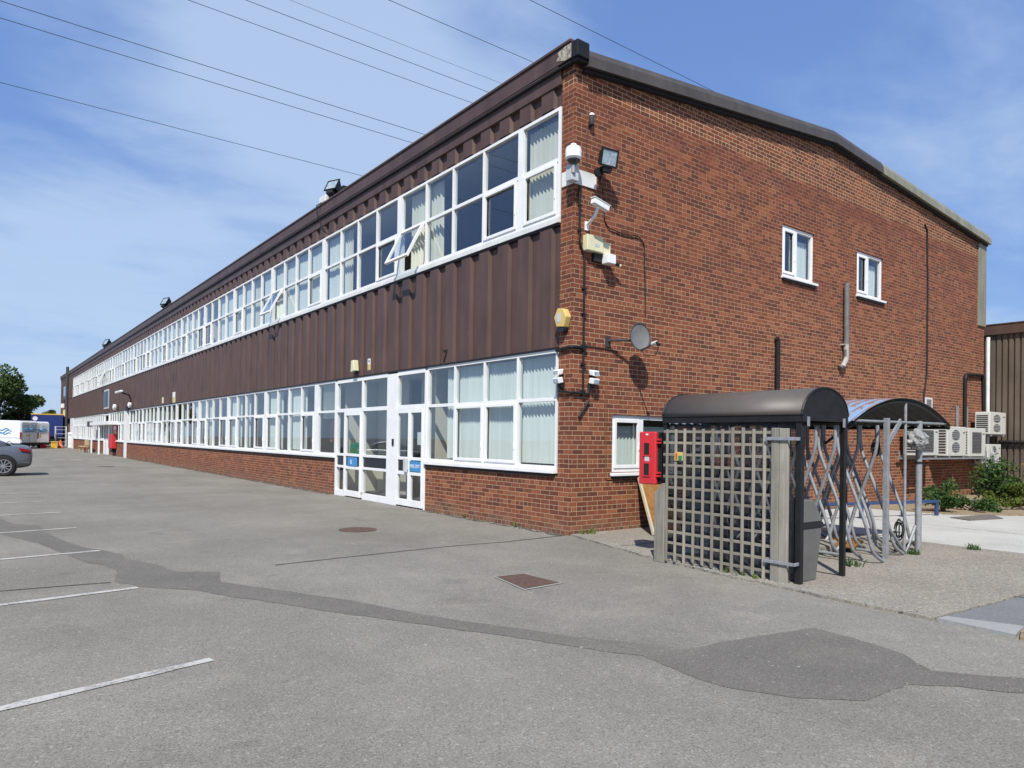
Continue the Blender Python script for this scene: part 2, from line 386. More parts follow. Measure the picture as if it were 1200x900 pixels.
# ------------------------------------------------------------------ ground (setting)
def sheet(name,poly,z,mat,thick=0,sub=0):
    b=MB()
    if thick: b.prism(poly,lambda x,y,d:(x,y,d),z-thick,z)
    else: b.add([(x,y,z) for x,y in poly],[tuple(range(len(poly)))])
    o=b.build(name,mat); o['kind']='structure'; return o
def ragged(pts,step=.12,amp=.012,seed=0):
    rnd=random.Random(seed); out=[]
    for i,(a,b) in enumerate(zip(pts,pts[1:]+pts[:1])):
        L=math.dist(a,b); n=max(1,int(L/step))
        for k in range(n):
            t=k/n; out.append((a[0]+(b[0]-a[0])*t+rnd.uniform(-amp,amp),a[1]+(b[1]-a[1])*t+rnd.uniform(-amp,amp)))
    return out
sheet('ground',[(-500,-300),(500,-300),(500,700),(-500,700)],0,M['asphalt'])
patch=[(-8.1,8.5),(-7.055,6.896),(-6.906,5.886),(-6.562,5.419),(-6.573,4.691),(-6.41,3.327),(-6.239,2.525),(-6.09,2.157),(-5.938,1.667),(-5.97,1.321),(-5.835,1.026),(-5.729,0.711),(-5.634,0.136),(-5.244,-0.118),(-5.392,-0.681),(-5.169,-1.126),(-4.919,-1.615),(-4.686,-2.072),(-4.338,-3.029),(-4.206,-3.354),(-3.986,-3.726),(-3.729,-4.252),(-3.419,-4.681),(-3.307,-4.936),(-2.888,-4.967),(-2.45,-5.044),(-1.962,-5.137),(-1.981,-5.479),(-2.081,-5.882),(-2.322,-6.166),(-2.181,-6.368),(-1.978,-6.59),(-1.3,-7.9),(-1.55,-8.0),(-2.312,-6.689),(-2.513,-6.405),(-2.725,-6.22),(-2.959,-6.182),(-3.233,-6.177),(-3.548,-5.889),(-3.723,-5.557),(-3.737,-5.282),(-3.668,-4.855),(-3.911,-4.445),(-4.146,-3.938),(-4.36,-3.591),(-4.497,-3.3),(-4.906,-2.575),(-5.115,-2.142),(-5.34,-1.676),(-5.511,-1.395),(-5.687,-0.969),(-6.077,-0.524),(-6.27,-0.103),(-6.136,0.581),(-6.214,0.94),(-6.368,1.3),(-6.511,2.107),(-6.71,3.234),(-7.102,4.565),(-8.0,6.4)]
sheet('asphalt_patch',ragged(patch,.07,.012,3),.003,M['patch'])
def strip(name,pts,w,z,mat,amp=.01,seed=0,step=.15):
    rnd=random.Random(seed); P=[]
    for a,b in zip(pts,pts[1:]):
        L=math.dist(a,b); n=max(1,int(L/step))
        for k in range(n): t=k/n; P.append((a[0]+(b[0]-a[0])*t,a[1]+(b[1]-a[1])*t))
    P.append(pts[-1]); b=MB(); vs=[]
    for i,p in enumerate(P):
        q=P[min(i+1,len(P)-1)]; o=P[max(i-1,0)]; d=Vector((q[0]-o[0],q[1]-o[1])).normalized(); n=Vector((-d.y,d.x))
        j=rnd.uniform(-amp,amp); ww=w*rnd.uniform(.8,1.2)/2 if amp else w/2
        vs+=[(p[0]+n.x*(ww+j),p[1]+n.y*(ww+j),z),(p[0]-n.x*(ww-j),p[1]-n.y*(ww-j),z)]
    b.add(vs,[(2*i,2*i+1,2*i+3,2*i+2) for i in range(len(P)-1)])
    o=b.build(name,mat); o['kind']='structure'; return o
strip('pavement_joint',[(-4.62,-.05),(-3.5,.02),(-2.25,.08),(-1.15,0),(-.12,.07)],.035,.004,M['crack'],.008,1)
strip('pavement_joint',[(-9.5,.35),(-7.2,-.01),(-6.3,-.12)],.03,.004,M['crack'],.008,2)
strip('pavement_joint',[(-.07,.05),(-.06,1.4),(-.08,2.7),(-.06,4.4)],.12,.004,M['grime'],.04,5)
strip('pavement_joint',[(-.07,9.2),(-.09,14),(-.07,25),(-.08,40)],.15,.004,M['grime'],.05,6)
# parking bay lines, 2.67 m apart
for k in range(9):
    y=-3.62+2.68*k if k else -3.62
    sl=.36 if k==0 else .2
    o=strip('parking_line',[(-6.12,y+.40-(.0 if k else .03)),(-8.7,y+.40-2.6*sl*.62),(-11.0,y+.40-4.9*sl*.62)],.085,.0055,M['marking'],.004,10+k,.2)
for k,x in enumerate((-4.95,-3.95,-3.1,-2.2)):
    strip('dashed_line',[(x-.1,38.2),(x+.45,38.3)],.42,.004,M['marking'],.01,30+k)
# concrete apron by the gable
ap=[(.02,-.02),(-.06,-.3),(-.3,-1.2),(-.52,-2.1),(-.72,-3.3),(-.83,-4.6),(-.88,-5.62),(1.0,-5.72),(4.05,-5.9),(4.05,-3.4),(4.1,-2.4),(4.15,-.02)]
sheet('concrete_apron',ragged(ap,.14,.018,5),.028,M['apron'],.05)
sheet('concrete_yard',[(4.15,-.02),(4.1,-2.4),(4.05,-3.4),(4.05,-14),(20,-14),(20,-4.1),(10.6,-3.35),(8.95,-2.0),(8.8,-.02)],.034,M['yard'],.06)
strip('pavement_joint',[(6.6,-.3),(6.5,-3.2),(6.4,-8)],.016,.038,M['crack'],.006,8)
strip('pavement_joint',[(.7,-5.70),(.95,-6.45)],.02,.034,M['crack'],.004,9)
strip('pavement_joint',[(-.3,-1.3),(.9,-1.35),(2.4,-1.2),(4.1,-1.3)],.02,.031,M['crack'],.02,12)
sheet('paving_slab',[(-.72,-5.66),(4.05,-5.93),(4.05,-6.6),(-.55,-6.16)],.03,M['slab'],.05)
sheet('kerb_edging',[(-.88,-5.645),(-.735,-5.655),(-.56,-6.17),(-.93,-6.22)],.034,M['kerb'],.05)
sheet('soil_bed',ragged([(8.8,-.02),(8.95,-2.0),(10.6,-3.35),(17,-3.9),(17,-.02)],.3,.05,8),.06,M['soil'],.08)
sheet('verge_soil',ragged([(-.93,-6.24),(-.5,-6.18),(4,-6.62),(4,-9),(-.2,-9),(-.85,-7.2)],.25,.05,9),.02,M['soil'],.04)
# building line plinth mortar
def scatter_tufts(name,spots,mat,h,n,seed,label,cat='weeds'):
    rnd=random.Random(seed); b=MB()
    for x,y,r,hh in spots:
        for i in range(n):
            a=rnd.uniform(0,6.28); q=r*math.sqrt(rnd.random()); px,py=x+q*math.cos(a),y+q*math.sin(a)
            d=rnd.uniform(0,6.28); l=hh*rnd.uniform(.4,1.1); w=rnd.uniform(.004,.012); lean=rnd.uniform(.1,.8)*l
            c,s=math.cos(d),math.sin(d)
            b.add([(px-s*w,py+c*w,.02),(px+s*w,py-c*w,.02),(px+s*w*.7+c*lean*.5,py-c*w*.7+s*lean*.5,.02+l*.7),(px+c*lean,py+s*lean,.02+l)],[(0,1,2,3)])
    b.keep=True
    o=b.build(name,mat,loc=(spots[0][0],spots[0][1],0)); return tag(o,label,cat)
# ------------------------------------------------------------------ office building
bld=thing('office_building',(0,0,0),'long two storey brick and brown clad office block with white ribbon windows','building')
FY1=85.0
# gable wall with openings
gwin=[(5.82,7.06,4.97,6.05),(8.92,10.2,5.0,6.04),(.92,2.56,.97,1.93)]
RX=7.65
def rooft(x): return 7.36+.1075*(x-.2) if x<RX else 7.36+.1075*(RX-.2)-.0725*(x-RX)
def gable():
    b=MB(); xs=sorted({0,16.6,RX,16.07}|{v for w in gwin for v in w[:2]})
    for x0,x1 in zip(xs,xs[1:]):
        op=[w for w in gwin if w[0]<=x0+1e-6 and w[1]>=x1-1e-6]
        segs=[]; z=0.0
        for w in sorted(op,key=lambda q:q[2]): segs.append((z,w[2],None)); z=w[3]
        t0,t1=rooft(x0)+.12,rooft(x1)+.12
        for (a,c,_) in segs:
            b.quad((x0,0,a),(x1,0,a),(x1,0,c),(x0,0,c)); b.quad((x0,.28,a),(x1,.28,a),(x1,.28,c),(x0,.28,c))
        b.quad((x0,0,z),(x1,0,z),(x1,0,t1),(x0,0,t0)); b.quad((x0,.28,z),(x1,.28,z),(x1,.28,t1),(x0,.28,t0))
    for x0,x1,z0,z1 in gwin:
        b.quad((x0,0,z0),(x0,.28,z0),(x0,.28,z1),(x0,0,z1)); b.quad((x1,0,z0),(x1,.28,z0),(x1,.28,z1),(x1,0,z1))
        b.quad((x0,0,z0),(x1,0,z0),(x1,.28,z0),(x0,.28,z0)); b.quad((x0,0,z1),(x1,0,z1),(x1,.28,z1),(x0,.28,z1))
    # return pier on the long side
    b.quad((0,0,0),(0,.3,0),(0,.3,7.42),(0,0,7.42)); b.quad((0,.3,0),(.28,.3,0),(.28,.3,7.42),(0,.3,7.42))
    b.keep=True
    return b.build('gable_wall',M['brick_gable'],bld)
gable()
b=MB()
for y0,y1 in ((.3,4.46),(9.04,41.1),(42.05,48.5),(51.05,71.6),(74.3,76.5)):
    b.box(.0,y0,-.3,.25,y1,.925)
b.build('brick_plinth',M['brick_front'],bld)
b=MB(); b.box(0,76.9,-.3,.25,79.6,2.4); b.box(0,82.2,-.3,.25,FY1,2.4); b.box(0,FY1,-.3,16.6,FY1+.25,7.4); b.build('end_wall',M['brick_front'],bld)
# profiled cladding
def cladding(z0,z1,ya,yb,name='cladding'):
    b=MB(); per=.59; y=ya; prof=[]
    k0=math.floor((ya-.46)/per)-1
    y=.46+k0*per
    while y<yb+per:
        # going away from the corner: valley, near side, crest, far side
        prof+=[(y-.22,.035),(y,.035),(y+.035,-.025),(y+.335,-.025),(y+.37,.035)]
        y+=per
    prof=[(min(max(a,ya),yb),d) for a,d in prof]
    q=[prof[0]]
    for a in prof[1:]:
        if a[0]>q[-1][0]+1e-5: q.append(a)
    vs=[]
    for a,d in q: vs+=[(d,a,z0),(d,a,z1)]
    b.add(vs,[(2*i,2*i+2,2*i+3,2*i+1) for i in range(len(q)-1)])
    b.box(.05,ya,z0,.2,yb,z1); b.keep=True
    return b.build(name,M['clad'],bld)
cladding(2.975,4.94,.3,76.9); cladding(6.88,7.42,.3,76.9); cladding(2.4,7.42,77.1,FY1)
cladding(4.94,6.88,72.6,76.9)
# drip flashings
b=MB(); b.box(-.03,.3,4.942,.05,76.9,4.982); b.box(-.035,.3,2.955,.05,76.9,2.985); b.build('drip_flashing',M['black'],bld)
b=MB(); b.box(-.055,.3,4.985,.06,72.6,5.055); b.box(-.035,.3,5.057,.04,72.6,5.085); b.build('upper_sill',M['white_old'],bld)
for ya,yb in ((.33,4.46),(9.04,40.75),(42.1,48.45),(51.1,71.5)):
    b=MB(); b.box(-.03,ya+.02,.905,.1,yb-.02,.955); o=b.build('sill_flashing',M['black'],bld)
    b=MB(); b.box(-.075,ya,.957,.1,yb,1.02); b.build('lower_sill',M['white'],bld,bevel=.006)
# fascia and roof edge
b=MB()
b.box(-.045,.30,7.20,.06,FY1,7.415); b.build('lower_fascia',M['fascia'],bld,bevel=.005)
b=MB(); b.box(-.11,-.02,7.47,.06,FY1,7.72); b.box(-.135,-.02,7.723,.06,FY1,7.765); b.box(-.10,.30,7.44,-.05,FY1,7.469); b.build('upper_fascia',M['fascia'],bld,bevel=.005)
b=MB(); b.box(-.095,.0,7.417,.05,FY1,7.438); b.build('painted_shadow_line',M['black_soft'],bld)  # black strip stands in for the shade under the upper fascia
b=MB(); b.box(-.122,-.178,7.45,.135,-.03,7.70); b.box(-.09,-.14,7.40,.14,-.02,7.452); b.build('corner_cap',M['black'],bld,bevel=.012)
g=G('flaking_render'); n=g.noise(g.pos(),22,6,.75); M['flake']=g.set(g.mix(g.rng(n,.42,.6),(.46,.43,.35),(.12,.10,.085)),.9)
b=MB(); b.prism([(-.02,7.475),(-.02,7.70),(.10,7.70),(.30,7.67),(.27,7.6),(.33,7.55),(.22,7.51),(.12,7.475)],lambda a,z,d:(d,a,z),-.1165,-.108); b.build('flaking_paint',M['flake'],bld)
def verge(x0,x1,mat,name):
    b=MB(); xs=[x0]+([RX] if x0<RX<x1 else [])+[x1]; vs=[]
    for x in xs:
        z=rooft(x)
        vs+=[(x,-.02,z+.02),(x,-.17,z+.0),(x,-.16,z+.17),(x,-.10,z+.285),(x,.1,z+.29),(x,.1,z+.02)]
    fs=[]
    for i in range(len(xs)-1):
        for j in range(6): fs.append((6*i+j,6*i+(j+1)%6,6*i+6+(j+1)%6,6*i+6+j))
    fs+=[tuple(range(6)),tuple(6*(len(xs)-1)+j for j in range(6))]
    b.add(vs,fs); return b.build(name,mat,bld)
verge(.14,9.83,M['verge'],'verge_flashing'); verge(9.835,16.64,M['olive'],'verge_flashing')
b=MB()
for x0,x1 in ((.145,RX),(RX,16.6)):
    b.prism([(x0,rooft(x0)-.05),(x1,rooft(x1)-.05),(x1,rooft(x1)+.0),(x0,rooft(x0)+.0)],lambda x,z,d:(x,d,z),-.09,-.003)
b.build('painted_verge_shadow',M['black_soft'],bld)  # verge's shadow line on the brick, put in as a black strip
b=MB(); b.prism([(-.02,7.70),(RX,rooft(RX)+.28),(16.62,rooft(16.62)+.28),(16.62,rooft(16.62)+.2),(RX,rooft(RX)+.2),(-.02,7.6)],lambda x,z,d:(x,d,z),.12,FY1+.3); b.build('roof',M['grey'],bld)
b=MB(); b.box(16.07,-.045,5.05,16.62,.3,7.50); b.build('corner_trim',M['olive'],bld,bevel=.01)
b=MB(); b.box(16.35,.28,0,16.6,FY1,7.4); b.build('rear_wall',M['brick_front'],bld)
# rooms behind the glass
b=MB(); b.box(.26,.3,2.94,16.3,FY1,3.0); b.box(.26,.3,4.95,16.3,FY1,5.02)
b.build('floor_slab',M['ceil_in'],bld)
b=MB(); b.box(.26,.3,.0,16.3,FY1,.06); b.box(.27,.3,5.021,16.3,FY1,5.03); b.build('carpet',M['floor_in'],bld)
b=MB(); b.box(.27,.3,6.9,16.3,FY1,6.95); b.build('ceiling',M['ceil_in'],bld)
b=MB(); b.box(5.2,9.2,.06,5.3,FY1,2.94); b.box(5.2,.3,5.03,5.3,FY1,6.9); b.box(5.2,.3,.06,5.3,4.6,2.94); b.box(3.4,4.6,.06,3.5,9.2,2.94)
for y in (4.56,9.1,18.9,31.8,41.5,55,71): b.box(.3,y,.06,5.2,y+.08,2.94)
for y in (10.0,22.6,39.2,55.6): b.box(.3,y-.04,5.03,5.2,y+.04,6.9)
b.build('interior_wall',M['wall_in'],bld)
for ya,yb in ((7.38,9.06),(5.75,6.75)):
    b=MB(); b.box(1.2,ya,.06,1.27,yb,2.94); b.build('lobby_wall',M['wall_in'],bld)
b=MB(); b.box(1.15,6.76,.06,1.33,6.84,2.3); b.box(1.15,7.30,.06,1.33,7.37,2.3); b.box(1.15,6.84,2.2,1.33,7.30,2.3); b.build('lobby_door_frame',M['dark_in'],bld)

rnd=random.Random(11)
def slats(b,y0,y1,z0,z1,x=.15,w=.105,ang=38,sp=.09):
    y=y0+.03
    c,s=math.cos(R(ang))*w/2,math.sin(R(ang))*w/2
    while y<y1-.02:
        zt=z1; j=rnd.uniform(-.006,.006)
        b.obox((x+j,y,(z0+zt)/2),(-s,c,0),(.0015,.0015,0),(0,0,(zt-z0)/2)); y+=sp
def wave(b,y0,y1,z0,z1,x=.17,amp=.035,per=.13,slope=0):
    n=max(6,int((y1-y0)/.02)); vs=[]
    for i in range(n+1):
        y=y0+(y1-y0)*i/n; xx=x+amp*math.sin(6.283*y/per)+.01*math.sin(17*y)
        vs+=[(xx,y,z0),(xx*.6+x*.4,y,z1)]
    b.add(vs,[(2*i,2*i+2,2*i+3,2*i+1) for i in range(n)]); 
def venetian(b,y0,y1,z0,z1,x=.13,sp=.05):
    z=z1
    while z>z0:
        b.obox((x,(y0+y1)/2,z),(.016,0,-.014),(0,(y1-y0)/2,0),(.0006,0,.0007)); z-=sp*.55
def window(y0,y1,z0,z1,zt,n,spec=None,sashes=(),open_=None,thick=(.1,.1),far=False):
    """one bay of ribbon window seen from the car park; lights counted away from the corner"""
    f=MB(); xo,xi=-.012,.07; m=.028
    f.box(xo,y0,z0,xi,y1,z0+.055); f.box(xo,y0,z1-.05,xi,y1,z1)
    f.box(xo-.002,y0,z0+.055,xi,y0+thick[0],z1-.05); f.box(xo-.002,y1-thick[1],z0+.055,xi,y1,z1-.05)
    a,c=y0+thick[0],y1-thick[1]; w=(c-a)/n
    for i in range(1,n): f.box(xo,a+w*i-m,z0+.055,xi,a+w*i+m,z1-.05)
    for i in range(n):
        f.box(xo+.003,a+w*i+(m if i else 0),zt-.03,xi-.003,a+w*(i+1)-(m if i<n-1 else 0),zt+.03)
    fr=f.build('window',M['white'],bld)
    p=MB()
    for i in range(n):
        L,Rr=a+w*i+.005,a+w*(i+1)-.005
        p.quad((.03,L,zt+.01),(.03,Rr,zt+.01),(.03,Rr,z1-.04),(.03,L,z1-.04))
        if i!=open_: p.quad((.031,L,z0+.04),(.031,Rr,z0+.04),(.031,Rr,zt-.01),(.031,L,zt-.01))
    p.build('pane',M['glass'],fr)
    for i in sashes:
        L,Rr=a+w*i+m+.004,a+w*(i+1)-m-.004; s=MB(); zz0,zz1=z0+.058,zt-.033; q=.055
        if i==open_:
            ang=R(27); H=zz1-zz0
            def X(y,h,d): # hinge at top
                return (xo-.005-math.sin(ang)*h-d*math.cos(ang), y, zz1-math.cos(ang)*h+d*math.sin(ang))
            def bx(ya,yb,h0,h1):
                vs=[X(y,h,d) for d in(0,.05) for y,h in((ya,h0),(yb,h0),(yb,h1),(ya,h1))]
                s.add(vs,[(3,2,1,0),(4,5,6,7),(0,1,5,4),(1,2,6,5),(2,3,7,6),(3,0,4,7)])
            bx(L,L+q,0,H); bx(Rr-q,Rr,0,H); bx(L+q,Rr-q,0,q); bx(L+q,Rr-q,H-q,H)
            so=s.build('open_sash',M['white'],fr)
            gp=MB(); gp.quad(X(L+q,q,.025),X(Rr-q,q,.025),X(Rr-q,H-q,.025),X(L+q,H-q,.025)); gp.build('sash_pane',M['glass'],fr)
        else:
            x1=xo-.02
            s.box(x1,L,zz0,xo+.03,L+q,zz1); s.box(x1,Rr-q,zz0,xo+.03,Rr,zz1); s.box(x1,L+q,zz0,xo+.03,Rr-q,zz0+q); s.box(x1,L+q,zz1-q,xo+.03,Rr-q,zz1)
            s.box(x1-.015,L+.012,zz0+.25,x1,L+.03,zz0+.36)
            s.build('sash',M['white'],fr,bevel=.006)
    if spec is None:
        spec=[rnd.choice('vvvvcnnhlr') for _ in range(n)]
    for i,t in enumerate(spec):
        bb=MB(); bc=MB(); L,Rr=a+w*i+.01,a+w*(i+1)-.01
        if t=='v': slats(bb,L,Rr,z0+.08,z1-.07,sp=.09 if not far else .13,w=.11 if not far else .13)
        elif t=='V': slats(bc,L,Rr,z0+.08,z1-.10)
        elif t=='h': venetian(bb,L,Rr,z0+(z1-z0)*rnd.choice((.38,.5,.1)),z1-.06,sp=.06 if not far else .1)
        elif t=='c': wave(bc,L,Rr-w*.15,z0+.06,z1-.05)
        elif t=='l': wave(bc,L+w*.62,Rr,z0+.06,z1-.05)
        elif t=='r': slats(bb,L,L+w*.45,z0+.08,z1-.07)
        bb.keep=bc.keep=True
        if bb.v: bb.build('blind',M['blind'],fr)
        if bc.v: bc.build('curtain',M['blind_cream'],fr)
    return fr
# upper floor
UZ=(5.085,6.86,6.02)
window(.32,1.40,*UZ,1,['V'],[0],thick=(.05,.11))
window(1.40,5.66,*UZ,4,['n','n','l','c'],[0,3],open_=3,thick=(.03,.05))
window(5.66,10.02,*UZ,4,['n','n','l','v'],[0],thick=(.16,.1))
for k in range(15):
    y=10.02+4.172*k
    sp=[['v','v','v','v'],['v','l','v','v']][k] if k<2 else None
    window(y,y+4.17,*UZ,4,sp,[3] if k%3 else [0,3],open_=3 if k in(0,9) else None,far=k>4)
# lower floor
LZ=(1.022,2.952,2.16)
window(.33,4.40,*LZ,4,['v','v','v','r'],[1,2],thick=(.03,.04))
window(9.06,10.40,*LZ,1,['h'],[],thick=(.05,.17))
specs=[['n','v','r','v'],['n','n','r','v'],['n','n','l','h'],['v','n','n','r']]
for k in range(7):
    y=10.40+4.27*k; window(y,y+4.27,*LZ,4,specs[k] if k<4 else None,[0,3] if k%2 else [3,0],thick=(.10,.14),far=k>3)
window(42.2,48.4,*LZ,6,None,[1],far=True)
for k in range(5):
    y=51.1+4.08*k; window(y,y+4.08,*LZ,4,None,[0,3],far=True)
# entrance screen
f=MB(); xo,xi=-.02,.08
f.box(xo,4.40,1.02,xi,4.50,2.90); f.box(xo-.01,5.68,0,xi,6.16,2.92); f.box(xo,8.95,0,xi,9.05,2.92)
f.box(xo,4.50,2.86,xi,5.68,2.952); f.box(xo,6.16,2.86,xi,8.95,2.952)
f.box(xo,4.505,2.12,xi,5.68,2.21); f.box(xo,6.16,2.12,xi,8.95,2.21)
f.box(xo,4.46,0,xi,4.505,1.02); f.box(xo,4.50,1.02,xi,4.53,2.12)
f.box(xo,7.42,.16,xi,7.50,2.12); f.box(xo,7.42,2.21,xi,7.50,2.86); f.box(xo,8.43,.16,xi,8.51,2.12)
for ya,yb in ((6.16,7.42),(8.51,8.95)):
    f.box(xo,ya,0,xi,yb,.15); f.box(xo,ya,.72,xi,yb,.78); f.box(xo,ya,1.02,xi,yb,1.08)
ent=f.build('entrance_screen',M['white'],bld,bevel=.005)
p=MB()
for ya,yb,za,zb in ((4.50,5.68,2.21,2.86),(6.16,7.42,2.21,2.86),(7.50,8.95,2.21,2.86),(6.16,7.42,.15,.72),(6.16,7.42,1.08,2.12),(8.51,8.95,.15,.72),(8.51,8.95,1.08,2.12)):
    p.quad((.03,ya,za),(.03,yb,za),(.03,yb,zb),(.03,ya,zb))
p.build('pane',M['glass'],ent)
p=MB(); p.box(.012,6.165,.782,.05,7.415,1.018); p.box(.012,8.515,.782,.05,8.945,1.018); p.build('kick_panel',M['navy'],ent)
def door(ya,yb,name='door'):
    d=MB(); x0,x1=-.035,.03; q=.062
    d.box(x0,ya,.03,x1,ya+q,2.115); d.box(x0,yb-q,.03,x1,yb,2.115); d.box(x0,ya+q,.03,x1,yb-q,.17); d.box(x0,ya+q,2.03,x1,yb-q,2.115)
    d.box(x0,ya+q,.70,x1,yb-q,.775); d.box(x0,ya+q,1.02,x1,yb-q,1.085)
    o=d.build(name,M['white'],bld,bevel=.006)
    p=MB(); 
    for za,zb in ((.17,.70),(1.085,2.03)): p.quad((0,ya+q,za),(0,yb-q,za),(0,yb-q,zb),(0,ya+q,zb))
    p.build('pane',M['glass'],o)
    p=MB(); p.box(-.012,ya+q,.776,.018,yb-q,1.019); p.build('kick_panel',M['navy'],o)
    return o
d1=door(4.535,5.10); d2=door(5.105,5.675); d3=door(7.505,8.425)
def sign_text(txt,size,mat,parent,org,ax,ay,name='lettering',ext=.0015):
    cu=bpy.data.curves.new(name,'FONT'); cu.body=txt; cu.size=size; cu.extrude=ext; cu.align_x='CENTER'; cu.align_y='CENTER'
    t=bpy.data.objects.new('tmp',cu); C.objects.link(t)
    dg=bpy.context.evaluated_depsgraph_get(); me=bpy.data.meshes.new_from_object(t.evaluated_get(dg)); bpy.data.objects.remove(t)
    me.materials.clear(); me.materials.append(mat); me.name=name
    ax=Vector(ax);ay=Vector(ay);az=ax.cross(ay); base=Vector(parent['_w']) if parent is not None else Vector((0,0,0))
    for v in me.vertices: v.co=Vector(org)+ax*v.co.x+ay*v.co.y+az*v.co.z-base
    o=bpy.data.objects.new(name,me); C.objects.link(o); o.parent=parent; o['_w']=list(base); return o
p=MB(); p.box(-.045,4.60,.785,-.03,5.05,1.005); s1=p.build('fire_exit_sign',M['blue_sign'],d1)
sign_text('FIRE EXIT',.105,M['white'],d1,(-.046,4.82,.895),(0,-1,0),(0,0,1))
p=MB(); p.box(-.045,7.66,.785,-.03,8.20,1.0); p.build('blue_notice',M['blue_sign'],d3)
p=MB(); p.box(-.047,7.98,.84,-.045,8.02,.94); p.box(-.047,7.95,.84,-.045,7.98,.86); p.build('notice_mark',M['white'],d3)
p=MB(); p.box(.02,7.7,1.1,.04,8.2,1.36); p.build('green_poster',M['green'],d3)
p=MB(); p.box(-.10,5.14,.76,-.04,5.24,1.06); p.box(-.06,5.12,.80,-.035,5.26,1.02); p.build('push_plate',M['pale'],d2,bevel=.008)
p=MB(); p.box(-.05,5.80,1.32,-.03,5.87,1.47); p.build('keypad',M['black_soft'],ent)
p=MB(); p.box(.03,4.62,1.35,.05,4.86,1.62); p.build('paper_notice',M['white'],d1)
# far entrance, porch, end section
p=MB(); p.box(-.03,41.15,-.2,.12,42.0,2.95); p.build('white_pilaster',M['white'],bld)
p=MB(); p.box(-.06,71.7,-.2,.12,74.2,2.95); p.build('white_side_door',M['white'],bld)
p=MB()
p.box(-.02,48.5,0,.1,48.65,2.9); p.box(-.02,50.9,0,.1,51.05,2.9); p.box(-.02,48.65,2.1,.1,50.9,2.2); p.box(-.02,49.7,0,.1,49.85,2.1); p.box(-.01,48.65,0,.09,50.9,.9); p.box(-.02,48.65,2.82,.1,50.9,2.9)
fd=p.build('far_door',M['white'],bld); q=MB(); q.quad((.04,48.65,.9),(.04,50.9,.9),(.04,50.9,2.82),(.04,48.65,2.82)); q.build('pane',M['glass'],fd)
p=MB(); p.box(-.60,44.4,2.08,0,54.0,2.32); pc=p.build('porch_canopy',M['white'],bld,bevel=.02)
for y in (49.5,53.6): q=MB(); q.box(-.55,y-.06,-.1,-.45,y+.06,2.08); q.build('canopy_post',M['white'],pc)
q=MB(); q.box(-.7,54.0,2.0,-.4,54.6,2.4); q.build('canopy_light',M['darkgrey'],pc)
p=MB(); p.box(-.05,48.6,3.28,.03,50.9,4.66); w=p.build('cladding_window',M['pale'],bld); q=MB(); q.box(-.06,48.75,3.4,-.052,50.75,4.54); q.build('pane',M['sky_pane'],w)
p=MB(); p.box(-.07,79.0,4.9,.02,81.6,6.6); w=p.build('cladding_window',M['darkgrey'],bld); q=MB(); q.box(-.08,79.2,5.05,-.072,81.4,6.45); q.build('pane',M['sky_pane'],w)
p=MB(); p.box(-.03,79.7,0,.1,82.1,4.0); p.build('loading_door',M['cream'],bld)
# gable windows
def gwindow(x0,x1,z0,z1,fr,blind_,sillw=.06):
    f=MB(); y0,y1=.035,.11; q=.07
    f.box(x0+.003,y0,z0+.003,x1-.003,y1,z0+q); f.box(x0+.003,y0,z1-q,x1-.003,y1,z1-.003); f.box(x0+.003,y0,z0+q,x0+q,y1,z1-q); f.box(x1-q,y0,z0+q,x1-.003,y1,z1-q)
    xm=x0+(x1-x0)*fr; f.box(xm-.05,y0,z0+q,xm+.05,y1,z1-q)
    w=f.build('window',M['white'],bld,bevel=.006)
    s=MB(); a,c,d,e=x0+q+.002,xm-.052,z0+q+.002,z1-q-.002; t=.055
    s.box(a,y0-.018,d,a+t,y0+.02,e); s.box(c-t,y0-.018,d,c,y0+.02,e); s.box(a+t,y0-.018,d,c-t,y0+.02,d+t); s.box(a+t,y0-.018,e-t,c-t,y0+.02,e); s.box(c-t*.7,y0-.035,d+.3,c-t*.3,y0-.018,d+.42)
    s.build('sash',M['white'],w,bevel=.005)
    p=MB(); p.quad((x0+q,.075,z0+q),(x1-q,.075,z0+q),(x1-q,.075,z1-q),(x0+q,.075,z1-q)); p.build('pane',M['glass'],w)
    p=MB(); p.box(x0-.04,-.07,z0-.055,x1+.06,.03,z0-.004); p.build('sill',M['white'],w,bevel=.008)
    p=MB(); p.box(x0-.01,-.045,z0-.10,x1+.02,-.002,z0-.058); p.build('drip_edge',M['black'],w)
    bl=MB()
    for a,c in blind_:
        yy=a
        while yy<c: bl.obox((yy,.19,(z0+z1)/2-.06),(.040,-.022,0),(.001,.0015,0),(0,0,(z1-z0)/2-.12)); yy+=.085
    if bl.v: bl.build('blind',M['blind'],w)
    bx=MB(); bx.box(x0-.5,.9,z0-.3,x1+.5,.92,z1+.3); return w
gwindow(*gwin[0],.45,[(6.46,7.0)]); gwindow(*gwin[1],.45,[(9.75,10.15)]); gwindow(*gwin[2],.45,[(.98,2.5)])
b=MB(); b.box(.3,1.6,.06,16.3,1.66,2.93) if False else None
